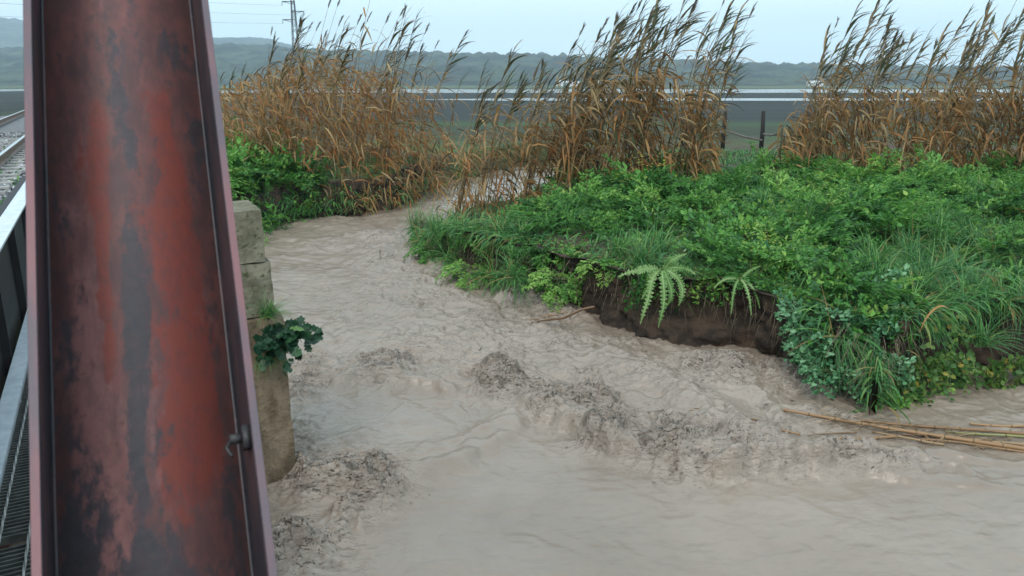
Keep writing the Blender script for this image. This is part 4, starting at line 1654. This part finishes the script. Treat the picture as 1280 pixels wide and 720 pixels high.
def thistle_leaf(pts, wmax, r):
    b = MB()
    n = len(pts)
    for i in range(n - 1):
        t = i / (n - 1)
        d = (pts[i + 1] - pts[i]).normalized()
        view = Vector((0, -1, .35)).normalized()
        s = d.cross(view).normalized()
        up = s.cross(d).normalized()
        rw = .010 * (1 - .6 * t)
        b.ribbon([pts[i] + up * .002, pts[i + 1] + up * .002], [rw * 2, rw * 1.9], s, .95)
        w = wmax * (math.sin(math.pi * min(1, .12 + .88 * t)) ** .6) * (1 - .35 * t)
        for sg_ in (-1, 1):
            l_ = w * r.uniform(.75, 1.15)
            tip = pts[i] + s * sg_ * l_ + d * l_ * r.uniform(.25, .7) + up * r.uniform(-.25, .25) * l_
            o_ = pts[i] + s * sg_ * rw * .8
            e_ = pts[i + 1] + s * sg_ * rw * .8
            m_ = (o_ + e_) / 2 + (tip - o_) * .45
            m1 = m_ - d * l_ * .30
            m2 = m_ + d * l_ * .28
            b.add([o_, m1, tip, m2, e_], [(0, 1, 2), (0, 2, 3), (0, 3, 4)], [.6, .3, .85, .35, .6])
    return b


r4 = random.Random(3)
# leaf tips as seen: each given as direction in x (right), depth (towards us), lift, length, droop
for (ox, oy, up, L, dr) in ((-1.0, -.25, .35, .50, .9), (-.55, -.55, .25, .56, 3.8), (-.15, -.7, .30, .58, 4.4), (.12, -.6, .35, .50, 4.6), (.55, -.45, .45, .54, 4.0),
                            (.8, -.1, .75, .30, 1.6), (.25, -.1, 1.8, .24, .6), (-.85, -.4, .15, .46, 2.4)):
    out = Vector((ox, oy, 0)).normalized()
    pts = [p_ + Vector((.05 * math.sin(k_ * .35 + L * 9), .03 * math.sin(k_ * .5 + dr), 0)) * (k_ / 17) for k_, p_ in enumerate(arc(r4, out * .02, out, up, L * r4.uniform(1.0, 1.45), dr * r4.uniform(.75, 1.1), 17))]
    link('leaf', thistle_leaf(pts, .068, r4).mesh('leaf', TH_M, False), th)
b = MB()
b.tube([(0, .22, -.16), (.0, .1, -.05), (.01, 0, .03)], [.022, .02, .012], 7, .6)
link('stem', b.mesh('stem', G_STEM), th)
tp2 = lip_at(915, .14, .03)
th2 = tag(empty('thistle', tuple(tp2)), 'small thistle with narrow drooping leaves hanging over the dark soil hollow', 'thistle')
for (ox, oy, up, L, dr) in ((-.4, -.6, .2, .5, 2.6), (.1, -.8, .25, .52, 2.7), (.35, -.6, .3, .46, 2.5), (-.8, -.2, .5, .35, 1.4), (.6, .2, 1.2, .3, .7)):
    out = Vector((ox, oy, 0)).normalized()
    link('leaf', thistle_leaf(arc(r4, out * .02, out, up, L, dr, 13), .035, r4).mesh('leaf', TH_M, False), th2)
b = MB()
b.tube([(0, .2, -.12), (0, 0, .02)], [.015, .01], 6, .6)
link('stem', b.mesh('stem', G_STEM), th2)

# ------------------------------------------------------------------ ivy on the pier
iv = br(1.06, 5.86)
ivy = tag(empty('ivy', (iv[0], iv[1], 1.30)), 'dark green ivy clump sprouting from the side of the concrete pier', 'ivy')
r5 = random.Random(4)
st_, lv_ = MB(), MB()
for i in range(16):
    a = r5.uniform(-2.6, .5)
    out = Vector((math.cos(a), math.sin(a), 0))
    pts = arc(r5, Vector((0, .0, r5.uniform(-.1, .08))), out, r5.uniform(-.2, .5), r5.uniform(.12, .30), r5.uniform(.8, 2.0), 5)
    st_.tube(pts, [.004, .004, .003, .003, .002, .002], 4, .2)
    for k in range(1, 6):
        for m in range(2):
            d = (out * .6 + rv(r5, .7) + Vector((0, -.1, -.25))).normalized()
            sv = d.cross(Vector((.3, -.8, .6)) + rv(r5, .3)).normalized()
            L = r5.uniform(.06, .12)
            lv_.leaf(pts[k] + rv(r5, .03), d, sv, L, L * .85, min(.85, max(0, r5.gauss(.45, .22))), True, r5.uniform(0, .4))
lv_.leaf((.10, -.10, .08), (.9, -.2, .1), (.1, .8, .5), .12, .06, .95, True, .3)
link('stem', st_.mesh('stem', G_STEM), ivy)
stuff(link('foliage', lv_.mesh('foliage', G_IVY, False), ivy))
gt = br(.97, 5.88)
plant('grass', gt[0], gt[1], .42, .2, 'rooted in a joint of the concrete pier above the ivy', 'grass on the pier', 1.45, (.2, .1))
plant('grass_hang', gt[0] - .03, gt[1], .4, -.2, 'rooted in the masonry of the pier', 'hanging grass on the pier', 1.15, (.3, .1))

# ------------------------------------------------------------------ floating debris
FC = leaf_mat('floating_cane_skin', [(0, (.17, .10, .055)), (.4, (.32, .185, .09)), (.75, (.30, .22, .12)), (1, (.19, .27, .07))], .4, 0, .15)


def floating_cane(p0, p1, r_, tint, label, sag=.0, lift=(.02, .02), broken=False):
    a, e = at_z(*p0, .03), at_z(*p1, .03)
    a[2] = water_z(a[0], a[1]) + lift[0]
    e[2] = water_z(e[0], e[1]) + lift[1]
    root = tag(empty('floating_cane', tuple(a)), label, 'cane')
    v = Vector(e - a)
    L = v.length
    nn = max(3, int(L / .22))
    b = MB()
    pts, rad = [], []
    rs = random.Random(int(p0[0] + p1[0]))
    for i in range(nn * 4 + 1):
        t = i / (nn * 4)
        pts.append(v * t + Vector((0, sag * math.sin(math.pi * t), .008 * math.sin(t * 5 + p0[0]))))
        rad.append(r_ * (1 - .35 * t) * (1.0 if i % 4 else 1.22))
    b.tube(pts, rad, 8, tint)
    stk = link('stalk', b.mesh('stalk', FC), root)
    for i in range(1, nn):
        p = pts[i * 4]
        b = MB()
        d = v.normalized()
        b.tube([p - d * .006, p + d * .006], r_ * (1 - .35 * i / nn) * 1.26, 8, .35)
        link('node', b.mesh('node', cane_st), stk)
    return root


floating_cane((1290, 563), (978, 524), .020, .35, 'longest straw-brown cane of the floating raft, its bare tip pointing at the bank corner')
floating_cane((1295, 545), (1075, 530), .017, .1, 'dark weathered cane lying across the floating raft')
floating_cane((1295, 548), (1182, 540), .012, .86, 'thin green cane floating on top of the raft')
floating_cane((1290, 535), (1212, 531), .014, .45, 'short pale cane floating behind the green one')
floating_cane((1120, 548), (1050, 553), .014, .2, 'stubby brown cane piece below the tip of the raft')
floating_cane((1060, 560), (1045, 566), .012, .3, 'tiny broken cane stub drifting under the raft')
floating_cane((1285, 556), (1120, 541), .017, .5, 'pale tan cane wedged between two darker ones in the raft')
floating_cane((1000, 548), (862, 520), .009, .3, 'thin twig swept along in the churned water towards the raft')
floating_cane((945, 540), (868, 522), .008, .1, 'short dark twig beside the long thin one in the churned water', .03)

floating_cane((1298, 566), (1150, 550), .012, .2, 'slim dark cane along the outer edge of the raft', .04)
floating_cane((1180, 556), (1090, 541), .010, .55, 'slim pale cane crossing under the longest one', -.03)
floating_cane((1240, 552), (1128, 545), .009, .1, 'thin brown twig bedded in the middle of the raft', .05)
floating_cane((1135, 531), (1168, 556), .008, .3, 'short twig lying crosswise over the raft')
floating_cane((1070, 545), (1010, 549), .007, .0, 'dark bent twig drifting off the tip of the raft', .04)
floating_cane((1230, 560), (1205, 541), .007, .15, 'tiny crosswise twig caught on the pale cane')
# sodden shreds caught between the canes
b = MB()
r8 = random.Random(31)
for i in range(420):
    t_ = r8.random() ** .8
    px, py = 1290 - 270 * t_ + r8.gauss(0, 8), 560 - 26 * t_ + r8.gauss(0, 6)
    p = at_z(px, py)
    d = Vector((1, r8.gauss(0, .5), r8.uniform(-.1, .3))).normalized()
    L = r8.uniform(.04, .20)
    o_ = Vector((p[0], p[1], water_z(p[0], p[1]) + r8.uniform(.0, .025)))
    b.ribbon([o_, o_ + d * L * .5 + Vector((0, 0, .008)), o_ + d * L], [.003, r8.uniform(.004, .012), .002], d.cross(Vector((r8.uniform(-.6, .6), r8.uniform(-.6, .6), 1))).normalized(), r8.random())
stuff(link('raft_shreds', b.mesh('raft_shreds', leaf_mat('sodden_straw', [(0, (.07, .045, .028)), (.5, (.18, .115, .065)), (1, (.30, .21, .12))], .6, .1, 0), False)), 'sodden straw and leaf shreds caught between the floating canes', 'debris')

# pale foam lump
fl = at_z(968, 566, .03)
b = MB()
r6 = random.Random(8)
for i in range(6):
    u_ = [(math.cos(a_) * math.cos(e_), math.sin(a_) * math.cos(e_), math.sin(e_)) for e_ in (-.6, 0, .6) for a_ in [k * math.pi / 4 for k in range(8)]] + [(0, 0, 1)]
    s = r6.uniform(.025, .05)
    cx_, cy_ = r6.uniform(-.09, .09), r6.uniform(-.05, .05)
    b.add([(cx_ + s * 1.3 * p[0] * r6.uniform(.85, 1.1), cy_ + s * p[1], .012 + s * .7 * p[2]) for p in u_],
          [(j * 8 + k, j * 8 + (k + 1) % 8, j * 8 + 8 + (k + 1) % 8, j * 8 + 8 + k) for j in range(2) for k in range(8)] + [(16 + k, 16 + (k + 1) % 8, 24) for k in range(8)])
fo = link('foam_lump', b.mesh('foam_lump', plain_mat('white_foam', (.62, .60, .56), (.78, .77, .74), 30, .7, .5, .005)), None, (fl[0], fl[1], water_z(fl[0], fl[1])))
tag(fo, 'pale lump of foam caught in the wave below the raft of canes', 'foam')

# dead branch washed against the bank
db = at_z(662, 402, .06)
de = at_z(735, 385, .42)
root = tag(empty('dead_branch', tuple(db)), 'brown frayed dead branch trailing from the bank into the stream', 'branch')
b = MB()
v = Vector(de - db)
b.tube([Vector((0, 0, -.02)), v * .25 + Vector((0, 0, -.03)), v * .6 + Vector((0, -.03, -.05)), v * .9, v * 1.1], [.006, .013, .018, .016, .012], 7, .0)
link('limb', b.mesh('limb', FC), root)
for k in range(13):
    b = MB()
    o_ = v * random.uniform(.05, .7)
    d = Vector((random.uniform(-1, .1), random.uniform(-.5, .2), random.uniform(-.15, .1))) * random.uniform(.12, .28)
    b.tube([o_, o_ + d * .5 + Vector((0, 0, .01)), o_ + d], [.006, .004, .002], 5, random.uniform(.0, .5))
    link('twig', b.mesh('twig', FC), root)

# leaf and stick fragments carried in the churn
DEB = leaf_mat('sodden_leaf', [(0, (.055, .038, .026)), (.5, (.14, .100, .070)), (1, (.27, .215, .16))], .6, .1, .0)
b = MB()
r7 = random.Random(12)
cand = [(c_, max(.05, a_ - .2)) for c_, a_ in [((px, py, rx, ry), a_) for (px, py, rx, ry, a_) in ROUGH]]
PX, PYY, TT = [], [], []
for i in range(3000):
    (px, py, rx, ry), _ = r7.choices(cand, [a_ for _, a_ in cand])[0]
    c = at_z(px, py)
    PX.append(c[0] + r7.gauss(0, rx * .55))
    PYY.append(c[1] + r7.gauss(0, ry * .55))
PX, PYY = np.array(PX), np.array(PYY)
ZH, _ = water_field(PX, PYY)
SDs = poly_sd(CHANNEL, PX, PYY)
for i in range(len(PX)):
    if SDs[i] > -.05 or (PX[i] < -.55 and PYY[i] < 7.5 and r7.random() < .7):
        continue
    d = Vector((r7.gauss(0, 1), r7.gauss(0, 1), r7.uniform(-.1, .25))).normalized()
    sv = d.cross(Vector((r7.uniform(-.4, .4), r7.uniform(-.4, .4), 1))).normalized()
    L = r7.uniform(.012, .048) * (1 if r7.random() < .94 else 1.9)
    b.leaf((PX[i], PYY[i], ZH[i] + .006), d, sv, L, L * r7.uniform(.10, .32), r7.random(), False, r7.uniform(-.4, .5))
stuff(link('leaf_debris', b.mesh('leaf_debris', DEB, False)), 'brown leaf and stick scraps tumbling in the churned flood water', 'debris')

# orange dead leaves and bent dry stalks over the grass on the right
for (px, py, z, L, a, lab) in ((1255, 262, 1.45, .5, -.3, 'orange dead reed leaf hooked over the tall grass by the brown stand'), (1215, 345, 1.2, .45, .5, 'bent orange dead blade lying in the middle of the grass'),
                               (1185, 385, 1.0, .5, 2.4, 'folded tan dead stalk leaning out of the grass above the vine'), (1268, 300, 1.3, .4, -1.2, 'drooping orange dead leaf on the grass clump')):
    p = at_z(px, py, z)
    b = MB()
    out = Vector((math.cos(a), -.3, 0)).normalized()
    pts = arc(r7, (0, 0, 0), out, .9, L, 2.6, 8)
    b.ribbon(pts, [.016, .02, .022, .022, .02, .016, .012, .008, .002], (out.cross(Vector((0, 0, 1))) + Vector((0, -.3, .5))).normalized(), random.random())
    o = link('dead_leaf', b.mesh('dead_leaf', B_DRY, False), None, tuple(p))
    b2 = MB()
    tag(o, lab, 'leaf')

# ------------------------------------------------------------------ haze
hz = NT('haze_air')
pv = hz.n('ShaderNodeVolumePrincipled', {'Color': (.72, .87, 1.0), 'Density': .00030, 'Anisotropy': .1})
hz.t.links.new(pv.outputs[0], hz.out.inputs['Volume'])
b = MB()
b.box(-3700, 3700, -400, 4000, -3, 290)
hb = link('haze', b.mesh('haze', hz.m, False))
stuff(hb, 'pale blue haze over the fields and the far hills', 'haze')
